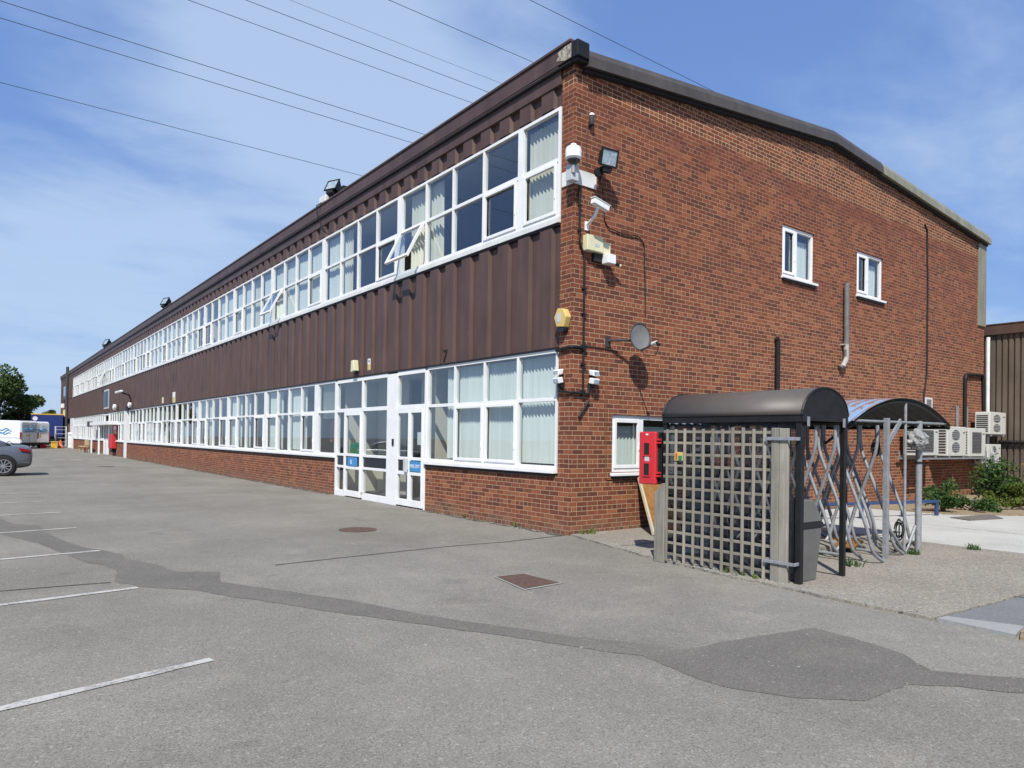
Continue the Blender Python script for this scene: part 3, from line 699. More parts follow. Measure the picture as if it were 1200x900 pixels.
# small four-light window lower on the gable
f=MB(); X0,X1,Z0,Z1=2.92,3.50,1.13,1.59
f.box(X0,-.05,Z0,X1,-.003,Z0+.05); f.box(X0,-.05,Z1-.05,X1,-.003,Z1); f.box(X0,-.05,Z0+.05,X0+.05,-.003,Z1-.05); f.box(X1-.05,-.05,Z0+.05,X1,-.003,Z1-.05); f.box((X0+X1)/2-.03,-.05,Z0+.05,(X0+X1)/2+.03,-.003,Z1-.05); 
for xa,xb in ((X0+.05,(X0+X1)/2-.03),((X0+X1)/2+.03,X1-.05)): f.box(xa,-.048,(Z0+Z1)/2-.03,xb,-.003,(Z0+Z1)/2+.03)
w=f.build('window',M['white'],bld); p=MB(); p.box(X0+.04,-.02,Z0+.04,X1-.04,-.004,Z1-.04); p.build('pane',M['carglass'],w)
# air brick on the gable
b=MB(); b.box(12.56,-.03,2.38,13.0,-.003,2.76); ab=b.build('air_vent',M['white_old'],bld)
b=MB()
for k in range(7): b.box(12.64,-.04,2.42+.045*k,12.92,-.03,2.445+.045*k)
b.build('louvre',M['grey'],ab)
# ------------------------------------------------------------------ fittings on the building
def pipe(name,pts,r,mat,label,cat,n=10,group=None,smooth=60):
    b=MB(); b.tube(pts,r,n,0); o=b.build(name,mat,loc=pts[0],smooth=smooth); return tag(o,label,cat,group)
def rounded(pts,rad=.08,k=5):
    pts=[Vector(p) for p in pts]; out=[pts[0]]
    for a,b,c in zip(pts,pts[1:],pts[2:]):
        d1=(a-b); d2=(c-b); r=min(rad,d1.length*.45,d2.length*.45); p=b+d1.normalized()*r; q=b+d2.normalized()*r
        for i in range(k+1):
            t=i/k; out.append(p*(1-t)**2+b*2*t*(1-t)+q*t*t)
    out.append(pts[-1]); return out
b=MB(); t=.03
b.tube(rounded([(.10,-.03,5.50),(.11,-.03,4.62),(.22,-.03,4.42),(.225,-.03,2.25)],.05),.017,8)
b.tube(rounded([(.225,-.035,2.97),(-.035,-.035,2.955),(-.035,.33,2.93)],.03),.026,8)
b.tube(rounded([(-.04,.22,2.45),(-.04,.22,2.27),(-.04,-.035,2.245),(.34,-.035,2.23),(.36,-.035,2.40)],.06),.020,8)
b.box(.185,-.065,2.93,.265,-.0,3.01); b.box(.19,-.06,2.2,.26,0,2.29)
for z in (5.2,4.8,3.9,3.5,2.7): b.box(.19 if z<4.5 else .085,-.05,z-.012,.265 if z<4.5 else .145,0,z+.012)
tag(b.build('cable_conduit',M['black'],loc=(.2,0,2.3),smooth=50),'black surface conduit running down the brick corner with side branches','conduit')
pipe('conduit_offcut',[(.36,-.03,2.13),(.14,-.03,1.86)],.018,M['black'],'short black slanting length of pipe on the brick below the corner sensors','pipe')
def wirepts(pts,seed=0):
    rr=random.Random(seed); out=[]
    for a,b in zip(pts,pts[1:]):
        a,b=Vector(a),Vector(b); n=max(1,int((b-a).length/.25))
        for k in range(n):
            p=a.lerp(b,k/n); 
            if k: p+=Vector((rr.uniform(-.012,.012),0,rr.uniform(-.012,.012)))
            out.append(p)
    out.append(Vector(pts[-1])); return out
pipe('lamp_cable',rounded([(.66,-.02,5.42),(.65,-.02,5.10),(.74,-.02,4.97),(1.13,-.02,4.93),(1.46,-.02,4.97),(1.61,-.02,4.87),(1.65,-.02,4.08),(1.66,-.02,3.66)],.06),.0095,M['black_soft'],'thin black cable looping from the bullet camera down towards the dish','cable',6)
pipe('sensor_cable',[(.25,-.012,5.83),(.25,-.012,6.2),(.28,-.012,6.5)],.006,M['darkgrey'],'thin grey cable climbing to the little top sensor at the brick corner','cable',5)
pipe('earth_cable',rounded([(.24,-.012,3.0),(.62,-.012,3.0),(1.01,-.012,2.98)],.05),.008,M['darkgrey'],'thin dark cable running sideways from the conduit to the dish','cable',5)
pipe('phone_cable',rounded([(.75,-.011,2.96),(.76,-.011,1.9),(.775,-.011,.86),(.92,-.011,.86)],.05),.0065,M['ply'],'thin rust brown cable dropping past the low gable window','cable',5)
pipe('wall_cable',wirepts([(12.45,-.02,7.33),(12.6,-.02,7.2),(12.65,-.02,5.84),(12.66,-.02,4.6),(12.65,-.02,3.35),(12.5,-.02,2.8),(12.47,-.02,2.3)],4),.022,M['black_soft'],'long black cable hanging down the gable to the small air vent','cable',6)
pipe('conduit_loop',rounded([(15.1,-.05,1.95),(15.1,-.05,3.53),(16.42,-.05,3.60),(16.5,-.05,2.3)],.16),.05,M['black'],'thick black pipe loop above the air conditioners','pipe',8)
pipe('downpipe',[(16.68,-.08,4.75),(16.68,-.08,4.2),(16.69,-.08,2.2),(16.69,-.08,.1)],.055,M['white_old'],'white downpipe between the brick gable and the brown shed','downpipe')
pipe('flue_pipe',rounded([(8.27,-.10,5.15),(8.28,-.10,3.42),(8.28,-.10,3.36),(8.10,-.05,3.22)],.06),.055,M['grey'],'grey vent pipe on the gable beneath the right upper window','pipe')
b=MB(); b.tube(rounded([(8.28,-.10,3.75),(8.285,-.10,3.42),(8.14,-.09,3.24)],.08),.058,10); b.box(8.2,-.12,3.74,8.36,-.0,3.77); tag(b.build('pipe_elbow',M['pipe_grey'],loc=(8.28,-.1,3.75),smooth=50),'pale elbow piece at the foot of the grey vent pipe','pipe')
pipe('vent_pipe',rounded([(5.56,-.06,3.64),(5.60,-.06,3.60),(5.60,-.06,1.2)],.05),.05,M['black'],'black vertical pipe on the gable rising behind the smoking shelter','pipe')
# top sensor
t=thing('corner_sensor',(.31,0,6.6),'tiny dark sensor with white cap near the gable top corner','sensor')
b=MB(); b.lathe([(.03,0),(.042,.04),(.042,.13),(.02,.15)],(.31,-.06,6.52)); b.build('housing',M['darkgrey'],t,smooth=40)
b=MB(); b.lathe([(.044,0),(.036,.03),(.01,.045)],(.31,-.06,6.665)); b.build('cap',M['white'],t,smooth=40)
b=MB(); b.box(.29,-.06,6.5,.33,0,6.53); b.build('bracket',M['black'],t)
# dome camera on plates round the corner
t=thing('dome_camera',(-.15,-.15,5.5),'white dome camera on corner bracket with white backing plates','camera')
b=MB(); b.box(.0,-.022,5.53,.47,-.004,5.76); b.box(-.022,0,5.53,-.004,.27,5.76); b.build('backing_plate',M['white_old'],t,bevel=.004)
b=MB(); b.box(-.20,-.17,5.50,-.05,-.03,5.76); b.build('bracket',M['pale'],t,bevel=.01)
b=MB(); b.lathe([(.03,.0),(.1,.0),(.125,.03),(.125,.15),(.11,.19),(.05,.215),(.045,.245),(.0,.255)],(-.17,-.17,5.80)); b.build('housing',M['white'],t,smooth=35)
b=MB(); b.lathe([(.035,-.06),(.07,-.04),(.105,.0),(.105,.008)],(-.17,-.17,5.79)); b.build('dome',M['carglass'],t,smooth=60)
b=MB(); b.tube([(-.17,-.17,5.6),(-.17,-.17,5.75)],.035,10); b.build('mount',M['galv'],t)
# floodlight
def floodlight(loc,label,tilt,yaw,sc=1,group=None,name='floodlight'):
    t=thing(name,loc,label,'floodlight',group); L=Vector(loc)
    Rm=Matrix.Rotation(R(yaw),3,'Z')@Matrix.Rotation(R(tilt),3,'X')
    def X(p): return L+Rm@(Vector(p)*sc)
    def hull(name,pts,fs,m,bev=0): b=MB(); b.add([X(p) for p in pts],fs); return b.build(name,m,t,bevel=bev)
    bxf=[(3,2,1,0),(4,5,6,7),(0,1,5,4),(1,2,6,5),(2,3,7,6),(3,0,4,7)]
    # front at -y
    hull('housing',[(-.17,-.02,-.14),(.17,-.02,-.14),(.11,.14,-.09),(-.11,.14,-.09),(-.17,-.02,.14),(.17,-.02,.14),(.11,.14,.09),(-.11,.14,.09)],bxf,M['black'],.008)
    b=MB(); 
    for p0,p1 in (((-.18,-.045,-.15),(.18,-.02,-.12)),((-.18,-.045,.12),(.18,-.02,.15)),((-.18,-.045,-.12),(-.15,-.02,.12)),((.15,-.045,-.12),(.18,-.02,.12))):
        b.obox(X([(a+c)/2 for a,c in zip(p0,p1)]),Rm@Vector(((p1[0]-p0[0])/2*sc,0,0)),Rm@Vector((0,(p1[1]-p0[1])/2*sc,0)),Rm@Vector((0,0,(p1[2]-p0[2])/2*sc)))
    b.build('rim',M['black'],t)
    hull('lens',[(-.15,-.036,-.12),(.15,-.036,-.12),(.15,-.03,-.12),(-.15,-.03,-.12),(-.15,-.036,.12),(.15,-.036,.12),(.15,-.03,.12),(-.15,-.03,.12)],bxf,M['lens'])
    b=MB(); b.obox(X((0,.03,-.19)),Rm@Vector((.09*sc,0,0)),Rm@Vector((0,.06*sc,0)),Rm@Vector((0,0,.045*sc))); b.build('gear_box',M['black_soft'],t,bevel=.006)
    return t,X
g=G('lamp_lens'); n=g.noise(g.obj(),9,3,.6,1.5); M['lens']=g.set(g.ramp(n,[(.3,(.20,.26,.30)),(.7,(.50,.58,.62))]),.12,.2,.6)
fl,_=floodlight((.47,-.28,5.96),'black square floodlight angled off the gable above the bullet camera',12,-8,.92)
b=MB(); b.tube([(.47,-.22,5.8),(.50,-.1,5.74),(.56,0,5.72)],.016,6); b.tube(rounded([(.35,-.22,5.8),(.33,-.18,5.66),(.5,-.1,5.62),(.62,-.02,5.50)],.06),.008,6); b.lathe([(.07,0),(.07,.06)],(.36,-.2,5.74),'y',14); b.build('bracket',M['black'],fl)
# bullet camera
t=thing('bullet_camera',(.4,0,5.05),'white bullet camera on a curved arm above the cream boxes','camera')
L0=Vector((.08,-.35,5.185)); L1=Vector((.40,-.35,5.115)); d=(L1-L0).normalized(); sd=d.cross(Vector((0,0,1))).normalized(); up=sd.cross(d)
b=MB(); b.obox((L0+L1)/2,d*((L1-L0).length/2),sd*.045,up*.042); b.obox((L0+L1)/2+up*.05-d*.0,d*((L1-L0).length/2+.02),sd*.055,up*.007); b.build('housing',M['white'],t,bevel=.014)
b=MB(); b.obox(L1+d*.004,d*.006,sd*.036,up*.034); b.build('lens_face',M['carglass'],t)
b=MB(); b.tube(rounded([(.20,-.35,5.12),(.21,-.27,5.0),(.27,-.06,4.93),(.28,-.0,4.93)],.08),.026,8); b.obox((.28,-.01,4.91),(.04,0,0),(0,.01,0),(0,0,.07)); b.build('arm',M['white'],t,smooth=50)
# cream junction boxes and sensor
b=MB(); b.box(.20,-.12,4.50,.55,-.0,4.75); o=b.build('junction_box',M['cream'],loc=(.37,0,4.5),bevel=.012); tag(o,'larger cream junction box with sticker under the bullet camera','junction box')
b=MB(); b.box(.36,-.124,4.58,.46,-.12,4.63); b.build('sticker',M['pale'],o)
b=MB(); b.box(.555,-.09,4.50,.74,-.0,4.70); o=b.build('junction_box',M['cream'],loc=(.65,0,4.5),bevel=.01); tag(o,'smaller cream box butted to the side of the junction box','junction box')
t=thing('motion_sensor',(.72,0,4.35),'white square sensor with black arm just below the cream boxes','sensor')
b=MB(); b.box(.58,-.2,4.34,.76,-.05,4.49); b.build('housing',M['white'],t,bevel=.012); b=MB(); b.tube([(.75,-.12,4.39),(.88,-.14,4.36)],.028,8); b.build('arm',M['black_soft'],t); b=MB(); b.box(.66,-.05,4.36,.8,0,4.46); b.build('bracket',M['black_soft'],t); b=MB(); b.tube([(.88,-.14,4.355),(.915,-.145,4.35)],.026,8); b.build('eye',M['cream'],t)
b=MB(); b.box(.40,-.06,4.36,.60,-.0,4.50); tag(b.build('cable_gland_box',M['black_soft'],loc=(.5,0,4.36),bevel=.01),'black cable box tucked under the cream junction boxes','box')
# alarm sounder
t=thing('alarm_sounder',(0,.17,3.2),'yellow hexagonal alarm box with dark base on the brick corner','alarm box')
hexa=[(.02,3.43),(.09,3.56),(.23,3.58),(.31,3.44),(.25,3.29),(.08,3.27)]
b=MB(); b.prism(hexa,lambda a,z,d:(d,a-.01,z),-.12,-.003); b.build('housing',M['yellow'],t,bevel=.012)
b=MB(); b.prism([(.07,3.265),(.26,3.285),(.22,3.20),(.11,3.19)],lambda a,z,d:(d,a-.01,z),-.10,-.003); b.build('base',M['navy'],t,bevel=.01)
b=MB(); b.prism([(.13,3.36),(.13,3.49),(.22,3.50),(.24,3.42),(.21,3.35)],lambda a,z,d:(d,a,z),-.1235,-.121); b.build('emblem',M['pale'],t)
# twin security sensors by the corner
def twin(name,loc,ax,label):
    t=thing(name,loc,label,'security light','twin security lights at the brick corner'); L=Vector(loc); ax=Vector(ax); nn=Vector((ax.y,-ax.x,0)) if ax.x else Vector((-1,0,0))
    for k,(dz,tl) in enumerate(((.0,.25),(.13,-.2))):
        b=MB(); b.obox(L+nn*.10+Vector((0,0,dz)),ax*.07,nn*.05+Vector((0,0,-.01)),Vector((0,0,.045))+nn*tl*.05); b.build('lamp_head',M['white'],t,bevel=.012)
        b=MB(); b.obox(L+nn*.155+Vector((0,0,dz-.012)),ax*.05,nn*.004,Vector((0,0,.028))); b.build('lens',M['lens'],t)
    b=MB(); b.obox(L+nn*.03+Vector((0,0,-.07)),ax*.05,nn*.03,Vector((0,0,.04))); b.obox(L+nn*.04+Vector((0,0,.05)),ax*.015,nn*.03,Vector((0,0,.1))); b.build('bracket',M['black_soft'],t)
twin('security_light',(-.0,.20,2.44),(0,1,0),'white twin security light on the car park side of the corner')
twin('security_light',(.40,-.0,2.44),(1,0,0),'white twin security light on the gable side of the corner')
# satellite dish
t=thing('satellite_dish',(1.1,0,3.1),'grey mesh satellite dish on a wall arm','satellite dish')
c=Vector((1.20,-.34,3.20)); ax=Vector((-.22,-.93,.12)).normalized(); e1=ax.cross(Vector((0,0,1))).normalized(); e2=e1.cross(ax)
b=MB(); n=32; vs=[];
for i in range(9):
    r=.225*i/8
    for j in range(n):
        a=6.2832*j/n; vs.append(c+e1*math.cos(a)*r*.86+e2*math.sin(a)*r+ax*(r*r*.8-.05))
fs=[(i*n+j,i*n+(j+1)%n,(i+1)*n+(j+1)%n,(i+1)*n+j) for i in range(8) for j in range(n)]
b.add(vs,fs); b.keep=True; dd=b.build('reflector',M['grey'],t,smooth=80); md=dd.modifiers.new('t','SOLIDIFY'); md.thickness=.008
b=MB(); b.tube([c+e1*math.cos(6.2832*j/32)*.225*.86+e2*math.sin(6.2832*j/32)*.225+ax*(.225*.225*.8-.05) for j in range(33)],.009,6,caps=False); b.build('rim',M['darkgrey'],t)
b=MB(); b.tube([(.78,-.0,3.12),(.80,-.10,3.13),(1.16,-.24,3.15)],.022,8); b.obox((.78,-.012,3.12),(.05,0,0),(0,.012,0),(0,0,.09)); b.tube([c-ax*.05,c-ax*.09-Vector((0,0,.0))],.05,10); b.build('wall_arm',M['darkgrey'],t,smooth=40)
lo=c-e2*.215; ln=c+ax*.38-e2*.20
b=MB(); b.tube([lo-ax*.04,lo+ax*.12,ln],.012,6); b.build('feed_arm',M['darkgrey'],t)
b=MB(); b.tube([ln-ax*.07,ln+ax*.04],.034,10); b.build('feed_horn',M['white_old'],t,smooth=40)
b=MB(); b.tube([ln+ax*.04,ln+ax*.1-e2*.05],.026,8); b.tube(rounded([ln+ax*.08-e2*.05,ln+ax*.03-e2*.2,lo+ax*.1-e2*.12,lo],.1),.006,5); b.build('receiver_lead',M['black_soft'],t)
# number and small fittings over the entrance
t=thing('house_number',(-.03,3.7,3.02),'black numeral 7 on the brown cladding by the entrance','house number')
sign_text('7',.36,M['black'],t,(-.034,3.70,3.115),(0,-1,0),(0,0,1),'numeral',.006)
b=MB(); b.prism([(7.66,3.11),(7.86,3.08),(7.84,3.36),(7.70,3.37)],lambda a,z,d:(d,a,z),-.16,-.027); o=b.build('door_alarm',M['cream'],loc=(0,7.76,3.1),bevel=.012); tag(o,'cream wedge shaped alarm box on the cladding over the entrance','alarm box')
b=MB(); b.box(-.1,7.70,3.0,-.03,7.80,3.078); b.build('base',M['black_soft'],o)
b=MB(); b.box(-.035,7.03,3.09,-.027,7.17,3.36,0); o=b.build('warning_sign',M['white'],loc=(0,7.1,3.1)); tag(o,'small white and yellow warning sign beside the entrance alarm box','sign')
b=MB(); b.box(-.038,7.035,3.10,-.0355,7.165,3.23); b.build('yellow_field',M['yellow'],o); b=MB(); b.box(-.038,7.07,3.27,-.0355,7.12,3.33); b.build('mark',M['black_soft'],o)
b=MB(); b.box(-.05,27.6,3.0,-.027,28.1,3.5); o=b.build('warning_sign',M['white'],loc=(0,27.8,3.0)); tag(o,'white and yellow warning sign on cladding halfway along the block','sign')
b=MB(); b.box(-.053,27.62,3.01,-.0505,28.08,3.26); b.build('yellow_field',M['yellow'],o)
b=MB(); b.box(-.05,30.2,3.05,-.027,30.5,3.35); tag(b.build('small_box',M['cream'],loc=(0,30.3,3.05)),'small cream box on cladding left of the halfway sign','box')
# roof-edge floodlights
for k,(y,yw,lab) in enumerate(((9.45,-66,'tilted floodlight on the roof edge nearest the brick corner'),(30.2,-70,'tilted floodlight halfway along the roof edge'),(50.4,-70,'distant floodlight on the far roof edge'))):
    t,X=floodlight((-.02,y,8.12),lab,-28,yw,1.15+.25*k,'floodlights along the roof edge','roof_floodlight')
    b=MB(); b.box(-.06,y-.06,7.776,.12,y+.06,7.95); b.tube([(.05,y,7.8),(.05,y,8.05)],.03,6); b.box(.05,y-.5,7.78,.3,y-.2,8.02); b.build('mount',M['black_soft'],t)
    b=MB(); b.box(-.1,y+.32,7.78,.2,y+.75,7.98); b.build('junction_box',M['white_old'],t,bevel=.03)
pipe('roof_cable',wirepts([(-.12,9.95,7.79),(-.24,10.0,7.7),(-.215,10.02,7.48),(-.12,10.05,7.3),(-.06,10.0,7.12),(-.05,9.85,7.06)],2),.014,M['black_soft'],'black cable dropping over the fascia from the nearest roof floodlight','cable',6)
# far fittings
t=thing('arm_floodlight',(0,40,3.9),'long white lamp on a wall arm above the far porch','floodlight'); b=MB(); b.box(-.72,39.0,3.97,-.54,41.0,4.09); b.build('lamp',M['white'],t,bevel=.04); b=MB(); b.tube([(0,39.5,3.5),(-.2,39.4,3.85),(-.62,39.3,3.97)],.05,6); b.tube([(0,39.9,3.1),(-.05,39.6,3.5)],.05,6); b.build('arm',M['black'],t)
t=thing('wall_lamp',(0,44.6,3.1),'round white wall lamp left of the arm lamp','lamp'); b=MB(); b.lathe([(.05,0),(.2,.06),(.18,.2),(.05,.24)],(-.34,44.6,3.25),'x',16); b.build('shade',M['white'],t,smooth=50); b=MB(); b.box(-.1,44.2,3.0,0,44.4,3.35); b.build('back_box',M['darkgrey'],t)
t=thing('wall_lamp',(0,39.0,3.1),'round white wall lamp just right of the far porch','lamp'); b=MB(); b.lathe([(.05,0),(.17,.06),(.15,.18),(.05,.22)],(-.3,39.0,3.22),'x',16); b.build('shade',M['white'],t,smooth=50); b=MB(); b.box(-.1,40.2,3.0,0,40.5,3.3); b.build('back_box',M['darkgrey'],t)
pipe('flue_post',[(-.12,77.0,0),(-.12,77.0,8.3)],.14,M['darkgrey'],'tall dark pole rising up the far end of the building','pole')
t=thing('wall_lamp',(-.3,80.6,3.6),'white bulkhead lamp over the far loading door','lamp'); b=MB(); b.box(-.35,80.3,4.15,-.05,80.9,4.6); b.build('shade',M['white'],t,bevel=.05); b=MB(); b.tube([(0,80.6,4.9),(-.3,80.6,4.85)],.06,6); b.build('arm',M['darkgrey'],t)
t=thing('fire_point',(-.15,45.6,.4),'red fire point box on the wall beside the far porch','fire box'); b=MB(); b.box(-.3,45.0,.5,-.02,46.5,1.45); b.build('box',M['red_rail'],t,bevel=.03); b=MB(); b.box(-.25,45.3,.25,-.02,46.2,.5); b.build('stand',M['black'],t)
b=MB(); b.box(-.05,44.7,1.46,-.022,46.6,2.06); o=b.build('notice_board',M['red_rail'],loc=(0,44.3,1.0)); tag(o,'dark red notice board with papers beside the far porch','notice board'); b=MB(); b.box(-.055,45.0,1.75,-.051,46.0,2.0); b.build('paper',M['white'],o); b=MB(); b.box(-.055,45.0,1.5,-.051,46.0,1.7); b.build('yellow_paper',M['yellow'],o)
t=thing('timber_bench',(-.8,56,0),'pale timber bench by the far porch','bench')
b=MB(); b.box(-.95,55.2,.42,-.5,57.8,.48); b.build('seat',M['bench'],t)
b=MB(); b.box(-.52,55.2,.55,-.46,57.8,1.0); b.build('backrest',M['bench'],t)
for y in (55.3,57.6):
    for x in (-.9,-.52): b=MB(); b.box(x,y,0,x+.07,y+.08,.419 if x<-.8 else .95); b.build('leg',M['bench'],t)
# orange boards glimpsed inside
for y,z,lab in ((11.0,1.45,'orange board behind the first lower window past the door'),(13.9,1.5,'small orange board behind a lower window')):
    b=MB(); b.box(.9,y,1.35,.94,y+.55,1.95); b.box(.905,y+.24,.06,.935,y+.3,1.35); tag(b.build('display_board',M['orange'],loc=(.9,y,0)),lab,'board')
# ------------------------------------------------------------------ air conditioners
def ac(loc,w,h,d,style,label,brk=True):
    """loc = near lower front corner (low x, front face y)"""
    x,y,z=loc; t=thing('air_conditioner',(x,y,z),label,'air conditioner','air conditioning units on the gable')
    b=MB(); b.box(x,y,z,x+w,y+d,z+h); b.build('casing',M['white_ac'],t,bevel=.015)
    b=MB(); n=9
    for k in range(n): b.box(x-.006,y+.05,z+.07+k*(h-.14)/n,x-.001,y+d-.04,z+.07+(k+.62)*(h-.14)/n)
    b.build('coil_grille',M['darkgrey'],t)
    if style=='fan':
        cx,cz,r=x+w*.38,z+h*.5,min(w*.38,h*.42)
        b=MB(); b.lathe([(r,0),(r,.012),(r*.97,.014)],(cx,y-.015,cz),'y',24); b.build('fan_opening',M['fan'],t)
        b=MB()
        for q in (.25,.45,.65,.85,1.0): b.tube([(cx+r*q*math.cos(6.283*j/24),y-.02,cz+r*q*math.sin(6.283*j/24)) for j in range(25)],.006,5,caps=False)
        b.lathe([(r*.2,0),(r*.2,.02)],(cx,y-.03,cz),'y',16); b.build('fan_guard',M['pale'],t)
    elif style=='oval':
        b=MB()
        for dz in (.30,.72):
            rx,rz=w*.2,h*.17; n=20; cx,cz=x+w*.42,z+h*dz
            b.prism([(cx+rx*math.cos(6.283*j/n),cz+rz*math.sin(6.283*j/n)) for j in range(n)],lambda a,c,dd:(a,dd,c),y-.012,y-.001)
        b.build('fan_opening',M['fan'],t)
        b=MB()
        for dz in (.30,.72):
            for q in (-.6,-.2,.2,.6): b.box(x+w*.22,y-.02,z+h*dz+h*.17*q-.006,x+w*.62,y-.012,z+h*dz+h*.17*q+.006)
        b.build('fan_guard',M['pale'],t)
    else:
        x0,x1,z0,z1=x+w*.18,x+w*.72,z+h*.14,z+h*.86
        b=MB(); b.box(x0,y-.010,z0,x1,y-.001,z1); b.build('fan_opening',M['fan'],t)
        b=MB(); n=14
        for k in range(n): b.box(x0,y-.018,z0+(z1-z0)*k/n,x1,y-.011,z0+(z1-z0)*(k+.4)/n)
        b.build('front_grille',M['grey'],t)
    b=MB(); b.box(x+w*.82,y-.004,z+h*.78,x+w*.93,y-.001,z+h*.83); b.build('badge',M['grey'],t)
    if brk:
        for xx in (x+.12,x+w-.16):
            b=MB(); b.box(xx,-.03,z-.055,xx+.05,0,z+.1); b.box(xx,y+.0,z-.0555,xx+.05,-.03,z-.0015)
            b.build('bracket',M['galv'],t)
    return t
M['white_ac']=mk('off_white_casing',(.58,.58,.53),.45,0,.06,4,.4)
M['fan']=mk('fan_shadow_grey',(.10,.10,.105),.6)
ac((11.0,-.52,1.235),1.17,.74,.36,'grille','air conditioner seen right of the bike shelter post, first of the row')
ac((12.72,-.52,1.215),1.18,.78,.36,'oval','middle air conditioner with two oval fan openings')
ac((14.10,-.52,1.20),1.16,.78,.36,'grille','last air conditioner in the main row, square front grille')
ac((15.48,-.55,1.83),1.22,.64,.38,'oval','highest air conditioner, perched by the white downpipe')
ac((15.44,-.52,.985),.99,.56,.34,'fan','lowest and smallest air conditioner with one round fan')
b=MB(); b.box(10.9,-.55,1.135,15.4,-.50,1.175); b.box(10.9,-.12,1.135,15.4,-.07,1.175); tag(b.build('support_rail',M['galv'],loc=(13,-.5,1.1)),'galvanised rail carrying the row of air conditioners','rail')
b=MB(); b.box(15.2,-.56,.90,17.0,-.51,.955); b.box(15.2,-.56,.955,15.25,-.51,1.35); tag(b.build('steel_stand',M['galv'],loc=(16,-.5,.9)),'grey angle frame holding the lowest air conditioner','frame')
for xx,lab in ((14.55,'short galvanised upright channel over the last main row air conditioner'),(15.2,'short galvanised upright channel beside the highest air conditioner')):
    b=MB(); b.box(xx,-.06,2.0,xx+.1,-.02,2.62); tag(b.build('steel_channel',M['galv'],loc=(xx,0,2)),lab,'channel')
# ------------------------------------------------------------------ neighbouring shed
sh=thing('clad_shed',(17,-4,0),'brown ribbed metal shed at the right edge','shed')
b=MB(); per=.158; y=.9; vs=[]; prof=[]
while y>-16: prof+=[(y,17.0),(y-.098,17.0),(y-.108,17.05),(y-.150,17.05)]; y-=per
for a,d in prof: vs+=[(d,a,.0),(d,a,4.86)]
b.add(vs,[(2*i,2*i+2,2*i+3,2*i+1) for i in range(len(prof)-1)]); b.box(17.1,-16,0,30,.9,4.86); b.box(17.0,.9,0,30,.95,4.86); b.build('wall',M['shed'],sh)
b=MB(); b.box(16.9,-16,4.84,17.3,.95,5.13); b.box(16.88,-16,5.13,30,.95,5.17); b.build('fascia',M['clad'],sh,bevel=.01)
pipe('shed_pipe',[(16.93,-.3,1.62),(16.93,-6.0,1.55)],.05,M['black'],'black horizontal pipe fixed along the brown shed wall','pipe',8)
# ------------------------------------------------------------------ smoking shelter
ss=thing('smoking_shelter',(-.1,-3.2,0),'small black framed shelter with smoked barrel roof behind the trellis','shelter')
SX0,SX1,SY0,SY1,SZ=-.53,.30,-4.2,-2.37,1.80
for x,y in ((SX0+.0,SY0+.03),(SX1,SY0),(SX0,SY1),(SX1,SY1),(SX0+.02,-3.22)):
    b=MB(); w=.027 if not (x<0 and y<-4) else .032; b.box(x-w,y-w,.0,x+w,y+w,SZ-.05); b.build('post',M['black'],ss,bevel=.004)
def arcpts(n=18,rx=.5*(SX1-SX0)+.05,rz=.30,z=SZ): cx=(SX0+SX1)/2; return [(cx-rx*math.cos(math.pi*i/n),z+rz*math.sin(math.pi*i/n)) for i in range(n+1)]
b=MB(); b.box(SX0-.045,SY0-.03,SZ-.075,SX0+.03,SY1+.03,SZ-.0); b.box(SX1-.03,SY0-.03,SZ-.075,SX1+.045,SY1+.03,SZ-.0); b.box(SX0+.03,SY0-.03,SZ-.06,SX1-.03,SY0+.02,SZ); b.box(SX0+.03,SY1-.02,SZ-.06,SX1-.03,SY1+.03,SZ); b.build('top_rail',M['black'],ss,bevel=.004)
b=MB(); ap_=arcpts()
for a,c in zip(ap_,ap_[1:]): b.quad((a[0],SY0-.02,a[1]),(a[0],SY1+.02,a[1]),(c[0],SY1+.02,c[1]),(c[0],SY0-.02,c[1]))
b.keep=True; o=b.build('roof_sheet',M['smoked'],ss,smooth=80); o.modifiers.new('t','SOLIDIFY').thickness=.004
for y in (SY0-.02,SY1+.02):
    b=MB(); b.prism(ap_,lambda a,c,d:(a,d,c),y-.004,y+.004); b.build('end_panel',M['black'],ss)
    b=MB(); b.tube([(a,y,c) for a,c in ap_],.014,6); b.build('arch_rim',M['black'],ss)
b=MB(); b.box(SX0-.004,SY0+.07,.12,SX0+.002,-3.25,SZ-.08); b.box(SX0-.004,-3.19,.12,SX0+.002,SY1-.03,SZ-.08); b.build('side_panel',M['clear'],ss)
b=MB(); b.box(SX0+.06,SY1-.004,.12,SX1-.03,SY1+.004,SZ-.08); b.build('side_panel',M['clear'],ss)
b=MB(); b.tube([(SX0+.03,SY0+.02,.04),(SX1,SY0,.04)],.012,6) if False else b.box(SX1-.012,SY0-.015,.028,SX1+.012,SY0+.6,.034); b.build('foot_plate',M['black'],ss)
for x in (SX0+.05,SX1-.05): b=MB(); b.box(x-.025,SY0-.034,SZ-.12,x+.025,SY0-.03,SZ-.02); b.build('corner_bracket',M['galv'],ss)
